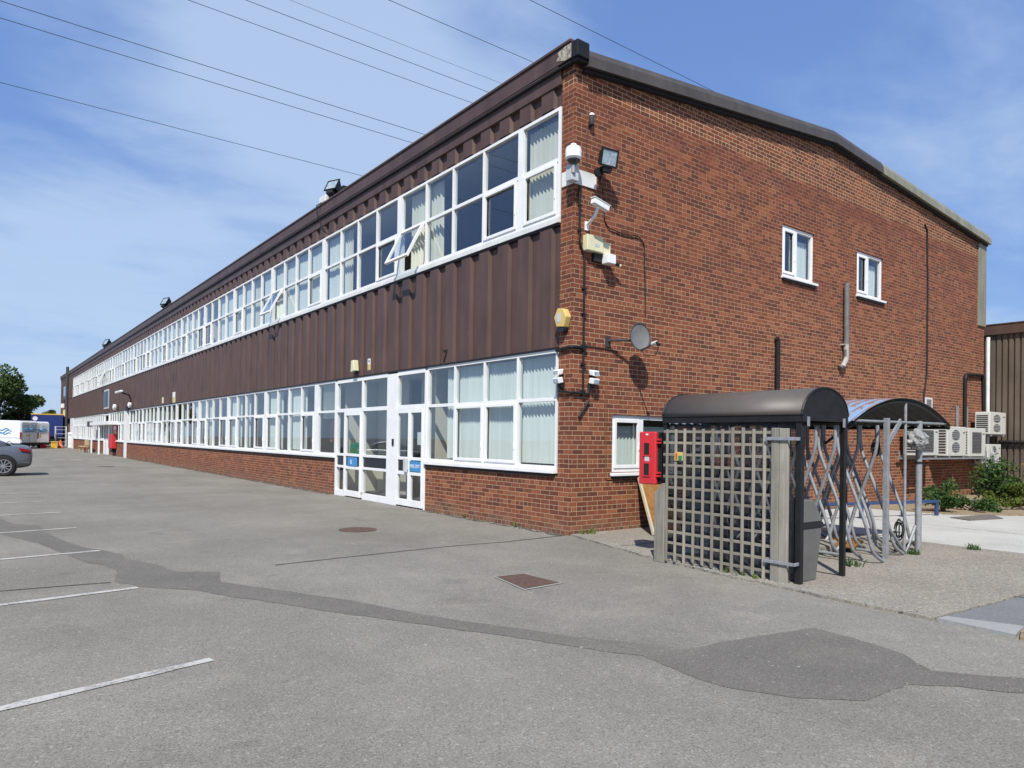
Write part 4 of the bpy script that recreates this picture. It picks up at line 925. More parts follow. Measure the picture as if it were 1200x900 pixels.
# trellis with its posts
tr=thing('trellis_screen',(-.62,-3.2,0),'weathered square trellis screen fixed along the shelter front','trellis')
b=MB(); ys=[-2.47-.1345*k for k in range(11)]; rr=random.Random(4)
for y in ys: b.box(-.632,y-.0165,.02+rr.uniform(0,.05),-.616,y+.0165,1.655+rr.uniform(-.01,.015))
b.build('upright_battens',M['wood'],tr,bevel=.002)
b=MB()
for k in range(12): z=.12+.136*k; dz=rr.uniform(-.006,.006); b.obox((-.607,-3.15,z),(.0075,0,0),(0,.75,dz),(0,0,.0155))
b.build('cross_battens',M['wood_h'],tr,bevel=.002)
b=MB(); b.box(-.645,-3.995,.0,-.60,-3.905,1.66); b.box(-.642,-4.095,.0,-.60,-3.998,1.655); b.build('post',M['post'],tr,bevel=.006)
b=MB(); b.prism([(-2.445,0),(-2.285,0),(-2.285,.86),(-2.40,.98),(-2.445,.98)],lambda a,z,d:(d,a,z),-.64,-.575); b.build('short_post',M['post'],tr,bevel=.006)
for z in (.24,1.545): b=MB(); b.box(-.664,-4.19,z-.018,-.656,-3.84,z+.018); b.box(-.664,-4.19,z-.018,-.50,-4.183,z+.018); b.build('clamp',M['galv'],tr,bevel=.003)
b=MB(); b.box(-.645,-2.72,1.27,-.634,-2.60,1.375); o=b.build('trellis_sign',M['orange_lbl'] if 'orange_lbl' in M else M['yellow'],loc=(-.64,-2.66,1.27)); tag(o,'small orange and green sign on the trellis top','sign')
b=MB(); b.box(-.648,-2.66-.055,1.275,-.6455,-2.66,1.33); b.build('green_field',M['green_l'] if 'green_l' in M else M['green'],o); b=MB(); b.box(-.648,-2.645,1.285,-.6455,-2.615,1.36); b.build('orange_mark',M['orange'],o)
# fire extinguisher cabinet
t=thing('extinguisher_box',(-.48,-2.12,.95),'red and black extinguisher box at the end of the trellis','extinguisher box')
BX0,BX1,BY0,BY1,BZ0,BZ1=-.60,-.39,-2.255,-1.985,.955,1.615
b=MB(); b.box(BX0+.055,BY0,BZ0,BX1,BY1,BZ1); b.build('body',M['black_soft'],t,bevel=.022,seg=3)
b=MB(); b.box(BX0,BY0-.004,BZ0-.004,BX0+.054,BY1+.004,BZ1+.004); dr=b.build('door',M['red'],t,bevel=.018,seg=3)
for z in (1.14,1.40):
    b=MB(); b.box(BX0-.006,-2.165,z-.075,BX0-.0015,-2.075,z+.075); b.build('viewing_slot',M['black_soft'],dr)
    b=MB(); 
    for a,c,e,f_ in ((-2.18,-2.06,z+.075,z+.09),(-2.18,-2.06,z-.09,z-.075),(-2.18,-2.165,z-.075,z+.075),(-2.075,-2.06,z-.075,z+.075)): b.box(BX0-.012,a,e,BX0-.0015,c,f_)
    b.build('slot_rim',M['red'],dr)
for z in (1.06,1.10,1.48,1.52): b=MB(); b.box(BX0+.01,BY0-.035,z-.012,BX0+.08,BY0-.006,z+.012); b.build('latch',M['red'],dr,bevel=.004)
b=MB(); b.box(BX0-.005,-2.16,1.245,BX0-.0015,-2.085,1.305); b.build('label',M['pale'],dr); b=MB(); b.box(BX0-.005,-2.14,1.575,BX0-.0015,-2.10,1.595); b.build('label',M['white'],dr)
# litter bin
t=thing('litter_bin',(-.27,-4.03,0),'grey litter bin with dark band beside the black shelter post','bin')
def taper(b,c,w0,w1,z0,z1):
    b.add([(c[0]+sx*w,c[1]+sy*w,z) for w,z in((w0,z0),(w1,z1)) for sx,sy in((-1,-1),(1,-1),(1,1),(-1,1))],[(3,2,1,0),(4,5,6,7),(0,1,5,4),(1,2,6,5),(2,3,7,6),(3,0,4,7)])
cb=(-.29,-4.0)
b=MB(); taper(b,cb,.145,.185,.03,.60); b.build('body',M['bin'],t,bevel=.01)
b=MB(); taper(b,cb,.195,.195,.60,.655); b.build('band',M['black_soft'],t,bevel=.006)
b=MB(); b.prism([(-.19,.656),(.19,.656),(.19,.70),(.02,.90),(-.19,.90)],lambda a,z,d:(cb[0]+a,d,z),cb[1]-.18,cb[1]+.18); b.build('hood',M['bin_hood'] if 'bin_hood' in M else M['bin'],t,bevel=.012)
# ------------------------------------------------------------------ bike shelter
bs=thing('bike_shelter',(2.4,-2.4,0),'bike shelter with rusty blue corrugated barrel roof','bike shelter')
BXa,BXb,BYa,BYb=1.08,3.92,-3.92,-.95
def barch(x): 
    c=(BXa+BXb)/2; q=(x-c)/((BXb-BXa)/2); return 1.77+.33*math.sqrt(max(0,1-q*q*.98)) if False else 1.77+.34*(1-q*q)
b=MB(); nx,ny=28,240; vs=[]
for j in range(ny+1):
    y=BYa+(BYb-BYa)*j/ny; w=.017*math.sin(2*math.pi*y/.146)
    for i in range(nx+1):
        x=BXa+(BXb-BXa)*i/nx; c=(BXa+BXb)/2; q=(x-c)/((BXb-BXa)/2)
        vs.append((x+w*q*.6,y,barch(x)+w))
b.add(vs,[(j*(nx+1)+i,j*(nx+1)+i+1,(j+1)*(nx+1)+i+1,(j+1)*(nx+1)+i) for j in range(ny) for i in range(nx)]); b.keep=True
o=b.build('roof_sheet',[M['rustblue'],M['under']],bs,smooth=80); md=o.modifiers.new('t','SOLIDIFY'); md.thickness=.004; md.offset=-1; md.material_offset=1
def tubes(name,paths,r,mat,n=8):
    for p in paths:
        b=MB(); b.tube(p,r,n); b.build(name,mat,bs,smooth=50)
arc=[(BXa+(BXb-BXa)*i/16,barch(BXa+(BXb-BXa)*i/16)-.03) for i in range(17)]
for y in (BYa+.04,-2.4,BYb-.04): tubes('roof_hoop',[[(x,y,z) for x,z in arc]],.016,M['black'])
tubes('eave_rail',[[(BXa+.05,BYa,1.755),(BXa+.05,BYb,1.755)],[(BXb-.05,BYa,1.755),(BXb-.05,BYb,1.755)]],.022,M['black'])
tubes('tie_rail',[[(BXa+.1,BYa+.04,1.79),(BXb-.1,BYa+.04,1.81)]],.016,M['galv'])
tubes('tie_rail',[[(1.2,BYa+.1,1.74),(2.1,-3.0,1.50)],[(1.1,-1.0,1.62),(3.9,-1.0,1.62)]],.02,M['black'])
b=MB(); b.box(1.92,BYa-.02,0,1.98,BYa+.04,1.84); b.build('post',M['galv'],bs,bevel=.004)
tubes('post',[[(2.57,BYa+.05,0),(2.57,BYa+.05,2.06)]],.02,M['galv'])
b=MB(); b.tube([(2.99,BYa+.05,0),(2.99,BYa+.05,1.83)],.042,12); b.build('post',M['galv'],bs,smooth=50)
b=MB(); b.lathe([(.05,0),(.05,.03)],(2.99,BYa+.05,1.24),'z',12); b.build('post_collar',M['black_soft'],bs)
b=MB(); b.obox((2.2,BYa+.03,1.66),(.19,0,.16),(0,.012,0),(-.02,0,.025)); b.build('brace',M['galv'],bs)
tubes('brace',[[(2.60,BYa+.05,.02),(2.92,BYa+.06,.38)],[(2.55,BYa+.03,.05),(2.0,BYa+.02,.45)]],.022,M['galv'])
for y in (-.98,-2.4):
    for x in (1.14,3.86): tubes('post',[[(x,y,0),(x,y,1.75)]],.025,M['black'])
rr=random.Random(8)
for x0,n0,off in ((1.16,11,0),(2.02,11,.12),(2.75,6,.05)):
    for k in range(n0):
        y=-1.1-(.255 if n0>6 else .45)*k-off; j=rr.uniform(-.03,.03)
        for sg in (-1,1):
            yb=y+sg*.34
            if yb<-4.0 or yb>-1.35: continue
            if sg>0: p=[(x0+j,y,1.75),(x0+j,y,1.45),(x0+.05+j,yb,.52),(x0+.0+j,yb+.05,.20),(x0-.24,yb+.10,.06)]
            else: p=[(x0+j+.05,y,1.75),(x0+j+.05,y,1.45),(x0+.12+j,yb,.50),(x0+.2+j,yb-.04,.16),(x0+.42,yb-.06,.05)]
            b=MB(); b.tube(rounded(p,.16),.022,8); b.build('rack_hoop',M['galv'],bs,smooth=50)
tubes('floor_rail',[[(1.3,-3.7,.10),(1.35,-1.0,.10)],[(2.1,-3.7,.08),(2.15,-1.0,.08)]],.02,M['galv'])
tubes('wheel_tray',[[(1.5,-2.1,.42),(2.4,-2.3,.44)],[(1.4,-2.8,.30),(2.2,-3.0,.33)]],.03,M['galv'])
# tied bundle on the front post
b=MB(); bm=bmesh.new(); bmesh.ops.create_icosphere(bm,subdivisions=4,radius=1)
for v in bm.verts:
    d=mnoise.noise(v.co*2.3)*.35+mnoise.noise(v.co*6)*.18; v.co*=1+d
vs=[Vector((2.86+v.co.x*.17,BYa+.03+v.co.y*.12,1.57+v.co.z*.13)) for v in bm.verts]; fs=[tuple(v.index for v in f.verts) for f in bm.faces]; bm.free()
b.add(vs,fs); M['sack']=mk('crumpled_grey_sheet',(.27,.27,.26),.55,0,.35,12,.4); tag(b.build('wrapped_bundle',M['sack'],loc=(2.86,BYa,1.45),smooth=35),'crumpled grey plastic sheet tied to the bike shelter post','bundle')
def coil(name,c,r,n,label,seed):
    rr=random.Random(seed); b=MB()
    for k in range(n):
        R0=r*rr.uniform(.6,1.1); tx=rr.uniform(0,3); pts=[]
        for i in range(21):
            a=6.2832*i/20; pts.append((c[0]+R0*math.cos(a)*math.cos(tx)*.8,c[1]+R0*math.cos(a)*math.sin(tx)*.5,c[2]+R0*math.sin(a)*1.2+rr.uniform(-.01,.01)))
        b.tube(pts,.008,5)
    return tag(b.build(name,M['black_soft'],loc=c),label,'cable lock')
coil('cable_lock',(2.42,BYa+.05,.36),.11,5,'black coiled cable lock hanging low on the rack by the front post',1)
coil('cable_lock',(2.1,-3.7,1.45),.09,4,'black cable lock dangling just under the shelter front brace',2)
coil('cable_lock',(1.5,-3.0,1.0),.06,4,'black cable lock wound round a hoop seen through the shelter',3)
pipe('hanging_strap',[(1.12,-3.3,1.74),(1.125,-3.3,1.5),(1.13,-3.3,1.28)],.018,M['black_soft'],'black strap hanging under the corrugated roof edge','strap',6)
# rubbish under the racks
b=MB(); b.obox((2.2,-3.1,.12),(.32,.1,0),(-.1,.3,0),(0,0,.015)); tag(b.build('flat_board',M['ply'],loc=(2.2,-3.1,.1)),'brown scrap board lying under the bike racks','board')
b=MB(); b.obox((1.75,-3.05,.10),(.2,.05,.02),(-.05,.25,0),(0,0,.06)); tag(b.build('concrete_block',M['apron'],loc=(1.75,-3.05,.05),bevel=.02),'grey concrete block under the bike racks','block')
# things leaning behind the trellis
b=MB(); b.obox((1.78,-.28,.42),(.012,.09,.41) if False else (.0,.16,.46),(.02,0,0),(.33,-.02,0)) if False else None
t=thing('leaning_board',(1.75,-.3,0),'rusty orange plywood board with pale edges leaning against the gable','board')
A=Vector((1.53,-.05,.88)); B_=Vector((.98,-.88,.045)); e=Vector((.72,-.02,0))
n=(B_-A).cross(e).normalized()
b=MB(); b.obox((A+B_)/2+e/2,(B_-A)/2,e/2,n*.012); b.build('panel',M['ply'],t)
b=MB(); b.obox((A+B_)/2-e*.02,(B_-A)/2,e*.03,n*.02); b.obox((A+B_)/2+e*1.03,(B_-A)/2,e*.03,n*.02); b.obox(B_+e/2,(B_-A)*.03,e*.47,n*.021); b.build('edge_batten',M['plyedge'],t)
b=MB(); b.obox((.16,-2.36,.58),(0,.19,-.02),(.10,.02,.53),(.005,0,-.001)); tag(b.build('steel_sheet',M['steel_plate'],loc=(.16,-2.36,.0)),'pale grey sheet leaning inside the smoking shelter','sheet')
b=MB(); b.box(3.4,-.35,.03,5.2,-.05,1.05); tag(b.build('storage_box',M['darkgrey'],loc=(4.3,-.2,0),bevel=.02),'dark low storage unit against the gable behind the shelter','storage box')
# blue hoop rail
t=thing('blue_rail',(7,-1.6,0),'low blue painted steel rail along the yard edge','rail')
P0,P1=Vector((5.3,-1.05,0)),Vector((8.55,-1.93,0))
b=MB(); d=(P1-P0).normalized(); s_=Vector((-d.y,d.x,0)); b.obox((P0+P1)/2+Vector((0,0,.33)),(P1-P0)/2,s_*.03,Vector((0,0,.03))); b.build('top_rail',M['blue_rail'],t,bevel=.006)
for q in (0.01,.36,.70,.99): b=MB(); p=P0.lerp(P1,q); b.obox(p+Vector((0,0,.165)),d*.035,s_*.028,Vector((0,0,.135))); b.build('upright',M['blue_rail'],t,bevel=.005)
# manhole covers
def cover_rect():
    t=thing('drain_cover',(-2.78,-2.38,0),'rusty square manhole cover with pale concrete rim in the asphalt','manhole cover')
    pts=[Vector((-2.54,-2.07,.0)),Vector((-2.89,-2.04,0)),Vector((-3.02,-2.70,0)),Vector((-2.52,-2.66,0))]
    c=sum(pts,Vector())/4
    b=MB(); b.prism([(p.x,p.y) for p in pts],lambda x,y,d:(x,y,d),.0,.011); b.build('lid',M['rust'],t)
    out=[c+(p-c)*1.10 for p in pts]; b=MB()
    for i in range(4):
        j=(i+1)%4; b.add([(pts[i].x,pts[i].y,.008),(pts[j].x,pts[j].y,.008),(out[j].x,out[j].y,.007),(out[i].x,out[i].y,.007)],[(0,1,2,3)])
    b.build('rim',M['kerb'],t)
cover_rect()
b=MB(); b.lathe([(.30,0),(.30,.009)],(-2.48,2.33,0),'z',28); tag(b.build('drain_cover',M['rust'],loc=(-2.48,2.33,0)),'rusty round manhole cover between the entrance and the dark repair strip','manhole cover')
b=MB(); b.lathe([(.34,0),(.34,.008)],(-2.75,28.1,0),'z',20); tag(b.build('drain_cover',M['crack'],loc=(-2.75,28.1,0)),'distant dark round manhole cover out in the car park','manhole cover')
b=MB(); b.prism([(8.0,-2.72),(8.25,-2.28),(9.75,-2.5),(9.05,-2.95)],lambda x,y,d:(x,y,d),.03,.05); tag(b.build('drain_cover',M['patch'],loc=(8.8,-2.6,0)),'wide dark cover plate set in the pale concrete yard','manhole cover')
# ------------------------------------------------------------------ plants
def leafball(b,c,rad,n,ls,rnd,flat=1,hollow=.35):
    for _ in range(n):
        while True:
            p=Vector((rnd.uniform(-1,1),rnd.uniform(-1,1),rnd.uniform(-1,1)))
            if hollow<p.length<1: break
        p=Vector((p.x*rad[0],p.y*rad[1],p.z*rad[2]))+c
        q=Vector((rnd.gauss(0,1),rnd.gauss(0,1),rnd.gauss(0,1)+.5)).normalized(); a=q.orthogonal().normalized(); a=(Matrix.Rotation(rnd.uniform(0,6.28),3,q)@a); e=q.cross(a)
        s=ls*rnd.uniform(.6,1.35)
        b.add([p-a*s,p-e*s*.5,p+a*s,p+e*s*.5],[(0,1,2,3)])
def shrub(name,base,h,w,nl,ls,mat,label,seed,lobes=7,flowers=0):
    rnd=random.Random(seed); t=thing(name,base,label,'shrub'); B=Vector(base)
    st=MB(); b=MB(); b.keep=True; tips=[]
    for k in range(lobes):
        a=rnd.uniform(0,6.28); q=w*math.sqrt(rnd.random()); z=h*rnd.uniform(.35,.95)*(1-.35*q/w)
        tip=B+Vector((q*math.cos(a),q*math.sin(a),z)); tips.append(tip)
        mid=B.lerp(tip,.5)+Vector((rnd.uniform(-.05,.05),rnd.uniform(-.05,.05),.05)); st.tube([B+Vector((rnd.uniform(-.06,.06),rnd.uniform(-.06,.06),0)),mid,tip],[.014,.01,.005],5)
        r=h*.26*rnd.uniform(.6,1.2); leafball(b,tip-Vector((0,0,r*.4)),(r,r,r*.95),nl//lobes,ls,rnd,hollow=.1)
        leafball(b,mid,(r*.8,r*.8,r*.8),nl//lobes//3,ls,rnd,hollow=.1)
    st.build('stem',M['bark'],t); b.build('foliage',mat,t)
    if flowers:
        f=MB()
        for k in range(flowers):
            tip=rnd.choice(tips)+Vector((rnd.uniform(-.25,.1),rnd.uniform(-.3,.1),rnd.uniform(.05,.22)))
            for j in range(6):
                a=6.283*j/6; f.add([tip,tip+Vector((.03*math.cos(a),.03*math.sin(a),.012)),tip+Vector((.045*math.cos(a+.4),.045*math.sin(a+.4),.0)),tip+Vector((.03*math.cos(a+.9),.03*math.sin(a+.9),.012))],[(0,1,2,3)])
        f.keep=True; f.build('flowers',M['flower'],t)
    return t
shrub('shrub',(9.3,-1.75,.05),.82,.34,1300,.035,M['leaf_bush'],'dark leafy shrub at the end of the blue rail',1,8)
shrub('shrub',(10.2,-1.95,.05),.42,.5,1300,.035,M['leaf_bush'],'low green bush in the middle of the planting bed',2,9)
shrub('shrub',(11.2,-2.0,.05),.45,.45,900,.03,M['leaf_lime'],'low pale green bush behind the dark cover plate',6,7)
shrub('rose_bush',(12.7,-1.65,.05),1.30,.45,2000,.045,M['leaf_bush'],'tall rose bush with orange blooms in front of the shed corner',3,12,7)
shrub('shrub',(12.5,-2.2,.05),.62,.6,1700,.035,M['leaf_lime'],'yellow green bush growing below the rose bush',4,10)
shrub('shrub',(11.6,-2.75,.05),.42,.45,1100,.03,M['leaf_lime'],'bright yellow green low bush at the right of the soil bed',7,8)
shrub('shrub',(12.6,-3.35,.05),.75,.6,1800,.04,M['leaf_bush'],'dark bush at the far right edge of the bed',5,10,2)
scatter_tufts('weed_tuft',[(.33,-.14,.09,.11),(.2,-.08,.05,.07)],M['leaf_lime'],.1,26,1,'small weeds growing at the foot of the brick corner')
scatter_tufts('weed_tuft',[(1.05,-3.95,.12,.10)],M['leaf_bush'],.1,45,2,'green weed tuft beside the black shelter foot')
scatter_tufts('weed_tuft',[(2.75,-3.75,.10,.18),(2.65,-3.95,.08,.1)],M['leaf_bush'],.1,45,3,'weed growing at the foot of the bike shelter posts')
scatter_tufts('weed_tuft',[(3.85,-4.25,.08,.10)],M['leaf_bush'],.1,45,4,'lone weed tuft on the apron right of the bike shelter')
scatter_tufts('weed_tuft',[(-.66,-3.55,.05,.10),(-.64,-3.35,.04,.08),(-.66,-3.75,.04,.07)],M['leaf_lime'],.1,14,6,'short weeds at the foot of the trellis')
scatter_tufts('weed_tuft',[(-.05,1.3,.05,.09),(-.04,2.9,.04,.07)],M['leaf_lime'],.1,14,9,'tiny weeds between the tarmac and the brick plinth under the big lower window')
scatter_tufts('grass',[(-.75,-6.42,.16,.09),(-.45,-6.5,.25,.10),(.0,-6.6,.3,.1),(-.75,-6.8,.2,.1),(.5,-6.8,.4,.1)],M['straw'],.1,420,5,'dry grass verge at the right edge of the paving','grass')['kind']='stuff'
# loose grit along the apron edge and over the asphalt
rr=random.Random(21); b=MB()
def pebble(x,y,z,s):
    b.obox((x,y,z+s*.4),(s*rr.uniform(.6,1.1),s*rr.uniform(-.4,.4),0),(s*rr.uniform(-.4,.4),s*rr.uniform(.6,1.1),0),(rr.uniform(-.2,.2)*s,rr.uniform(-.2,.2)*s,s*.5))
for k in range(420):
    t_=rr.random(); i=rr.randrange(1,6); a,c=ap[i],ap[i+1]
    pebble(a[0]+(c[0]-a[0])*t_+abs(rr.gauss(0,.10)),a[1]+(c[1]-a[1])*t_+rr.gauss(0,.03),.026,rr.uniform(.003,.011))
for k in range(150): pebble(rr.uniform(-6.5,-1),rr.uniform(-6.8,4),.0,rr.uniform(.003,.008))
for k in range(200): pebble(rr.uniform(.2,3.8),rr.uniform(-5.6,-2.6),.026,rr.uniform(.003,.010))
for k in range(520): 
    yy=4.5+rr.random()**1.6*36 if k%3 else rr.uniform(.3,4.4)
    pebble(-abs(rr.gauss(0,.10))-.015,yy,.0,rr.uniform(.004,.013))
for k in range(420): pebble(rr.uniform(-7.2,-.8),rr.uniform(-7.6,1.5),.0,rr.uniform(.0025,.0065))
o=b.build('gravel',M['kerb']); tag(o,'loose pale grit scattered over the yard surface','grit',None,'stuff')
# trees
def tree(name,base,h,cr,nl,ls,label,seed,group=None,lobes=14):
    rnd=random.Random(seed); t=thing(name,base,label,'tree',group); B=Vector(base)
    tk=MB(); b=MB(); b.keep=True
    tk.tube([B,B+Vector((.1,0,h*.25)),B+Vector((0,.15,h*.55))],[h*.03,h*.024,h*.012],8)
    for k in range(lobes):
        a=rnd.uniform(0,6.28); z=h*rnd.uniform(.30,.86); lim=cr*math.sqrt(max(.05,1-((z/h-.5)/.5)**2)); q=lim*rnd.uniform(.25,.85)
        c=B+Vector((q*math.cos(a),q*math.sin(a),z)); r=cr*rnd.uniform(.26,.44)
        tk.tube([B+Vector((0,0,h*.3)),B.lerp(c,.6)+Vector((0,0,h*.1)),c],[h*.012,h*.008,h*.003],5)
        leafball(b,c,(r,r,r*.8),nl//lobes,ls,rnd,hollow=.45)
    tk.build('trunk',M['bark'],t); b.build('crown',M['leaf_tree'],t)
    return t
tree('broadleaf_tree',(-6.2,100,0),9.9,4.9,16000,.21,'big dense tree rising behind the white vans',1,'trees beyond the car park',22)
tree('broadleaf_tree',(-2.9,104,0),7.0,2.8,7000,.19,'lower rounded tree directly behind the blue lorry',2,'trees beyond the car park',14)
tree('broadleaf_tree',(.55,106,0),6.0,1.9,3600,.17,'slim tree showing between the lorry and the far end of the building',3,'trees beyond the car park',10)
tree('broadleaf_tree',(-13.5,98,0),10.4,5.2,12000,.22,'tall tree cut by the left edge of the picture',4,'trees beyond the car park',18)
# ------------------------------------------------------------------ vehicles
def xf(loc,yaw):
    L=Vector(loc); Q=Matrix.Rotation(yaw,3,'Z'); return lambda x,y,z:tuple(L+Q@Vector((x,y,z)))
def wheel(t,X,x,y,r,w,side,spokes=10):
    c=Vector(X(x,y,r)); ay=(Vector(X(x,y+1,r))-c); axx=(Vector(X(x+1,y,r))-c); az=Vector((0,0,1))
    A=(axx,az,ay*side)
    b=MB(); b.lathe([(r*.62,-w*.5),(r*.93,-w*.5),(r,-w*.35),(r,w*.35),(r*.93,w*.5),(r*.70,w*.5),(r*.68,w*.3)],c,A,28); o=b.build('wheel',M['rubber'],t,smooth=40)
    b=MB(); b.lathe([(r*.69,w*.32),(r*.69,w*.47),(r*.62,w*.47),(r*.60,w*.25)],c,A,28)
    for k in range(spokes):
        a=6.2832*k/spokes; d=axx*math.cos(a)+az*math.sin(a); s=d.cross(ay*side).normalized()
        b.obox(c+d*r*.36+ay*side*w*.42,d*r*.28,s*r*.042,ay*side*w*.05)
    b.lathe([(r*.13,w*.36),(r*.13,w*.5)],c,A,14); b.build('rim',M['alloy'],o)
def saloon():
    # local x: from the tail (0) forward, y: left of the car, z up; tail towards the building
    t=thing('saloon_car',(-8.2,22.1,0),'grey saloon car parked with its tail towards the building','car')
    X=xf((-5.84,22.1,0),math.pi)
    # stations: x, list of (halfwidth,z)
    st=[(0.0,[(.55,.42),(.70,.50),(.72,.66),(.66,.80),(.5,.9)]),
        (.05,[(.70,.30),(.82,.45),(.84,.66),(.80,.88),(.62,1.02)]),
        (.28,[(.80,.24),(.89,.42),(.905,.68),(.865,.93),(.68,1.075)]),
        (.75,[(.82,.22),(.905,.40),(.92,.70),(.885,.96),(.74,1.06)]),
        (1.4,[(.82,.20),(.905,.40),(.92,.70),(.89,.95),(.78,1.0)]),
        (2.6,[(.82,.19),(.90,.38),(.91,.66),(.885,.93),(.80,.97)]),
        (3.4,[(.82,.20),(.90,.38),(.905,.64),(.87,.90),(.76,.94)]),
        (4.2,[(.80,.22),(.87,.38),(.87,.60),(.80,.80),(.66,.86)]),
        (4.6,[(.66,.28),(.72,.40),(.72,.56),(.62,.70),(.45,.74)])]
    def loft(st,name,mat,closed=True):
        b=MB(); rings=[]
        for x,pl in st:
            ring=[(x,w,z) for w,z in pl]+[(x,-w,z) for w,z in reversed(pl)]; rings.append(len(b.v)); b.v+=[X(*p) for p in ring]; n=len(ring)
        for a,c in zip(rings,rings[1:]):
            for j in range(n): b.f.append((a+j,a+(j+1)%n,c+(j+1)%n,c+j)); b.m.append(0)
        b.f.append(tuple(rings[0]+j for j in range(n))); b.m.append(0); b.f.append(tuple(rings[-1]+j for j in range(n))); b.m.append(0)
        o=b.build(name,mat,t,smooth=180); s=o.modifiers.new('s','SUBSURF'); s.levels=s.render_levels=2; return o
    body=loft(st,'body',M['car'])
    gh=[(.55,[(.70,.98),(.70,1.0),(.66,1.03),(.6,1.05),(.5,1.06)]),
        (1.25,[(.80,.90),(.79,1.06),(.71,1.24),(.62,1.33),(.5,1.36)]),
        (1.9,[(.82,.90),(.80,1.08),(.71,1.30),(.62,1.41),(.5,1.44)]),
        (2.6,[(.81,.90),(.79,1.06),(.70,1.28),(.62,1.39),(.5,1.42)]),
        (3.3,[(.76,.88),(.74,.96),(.68,1.02),(.6,1.05),(.5,1.06)]),
        (3.5,[(.72,.86),(.70,.90),(.66,.93),(.6,.94),(.5,.95)])]
    loft(gh,'roof',M['car'])
    # side windows, slightly proud of the greenhouse
    for s in (1,-1):
        b=MB(); pl=[(1.0,1.03),(1.35,1.20),(1.9,1.29),(2.5,1.27),(3.05,1.05),(2.9,.99),(1.3,.985)]
        b.prism(pl,lambda a,z,d:X(a,s*(.835-(z-.9)*.30+d),z),-.02,.006); w=b.build('side_window',M['carglass'],t)
        b=MB(); b.tube([X(a,s*(.845-(z-.9)*.30),z) for a,z in pl[-1:]+pl[:3]],.012,6); b.build('window_trim',M['chrome'],t)
        # tail light wraps round the corner
        b=MB(); b.prism([(.06,.80),(.10,.90),(.42,.965),(.36,.86)],lambda a,z,d:X(a,s*(.80+.12*min(1,a/.2)+d),z),-.06,.012); b.build('tail_light',M['tail'],t,bevel=.008)
        b=MB(); b.tube([X(.12,s*.90,.46),X(.35,s*.925,.47)],.012,6); b.build('bumper_trim',M['chrome'],t)
        b=MB(); b.lathe([(.40,0),(.40,.02)],X(.74+.1,s*.915,.34),'y',28); b.build('wheel_arch',M['black_soft'],t)
        b=MB(); b.lathe([(.40,0),(.40,.02)],X(3.65,s*.895,.34),'y',28); b.build('wheel_arch',M['black_soft'],t)
    b=MB(); b.obox(X(.83,0,1.19),Vector((.42,0,0))+Vector((0,0,.17)),Vector((0,.58,0)),Vector((.005,0,-.012))) ; 
    b=MB(); b.quad(X(.62,.60,1.05),X(.62,-.60,1.05),X(1.28,-.52,1.375),X(1.28,.52,1.375)); b.build('rear_window',M['carglass'],t)
    b=MB(); b.box(-5.835,21.85,.62,-5.825,22.37,.73); b.build('number_plate',M['plate'],t)
    for x,s in ((.84,1),(.84,-1),(3.65,1),(3.65,-1)): wheel(t,X,x,s*.84,.34,.23,s)
saloon()
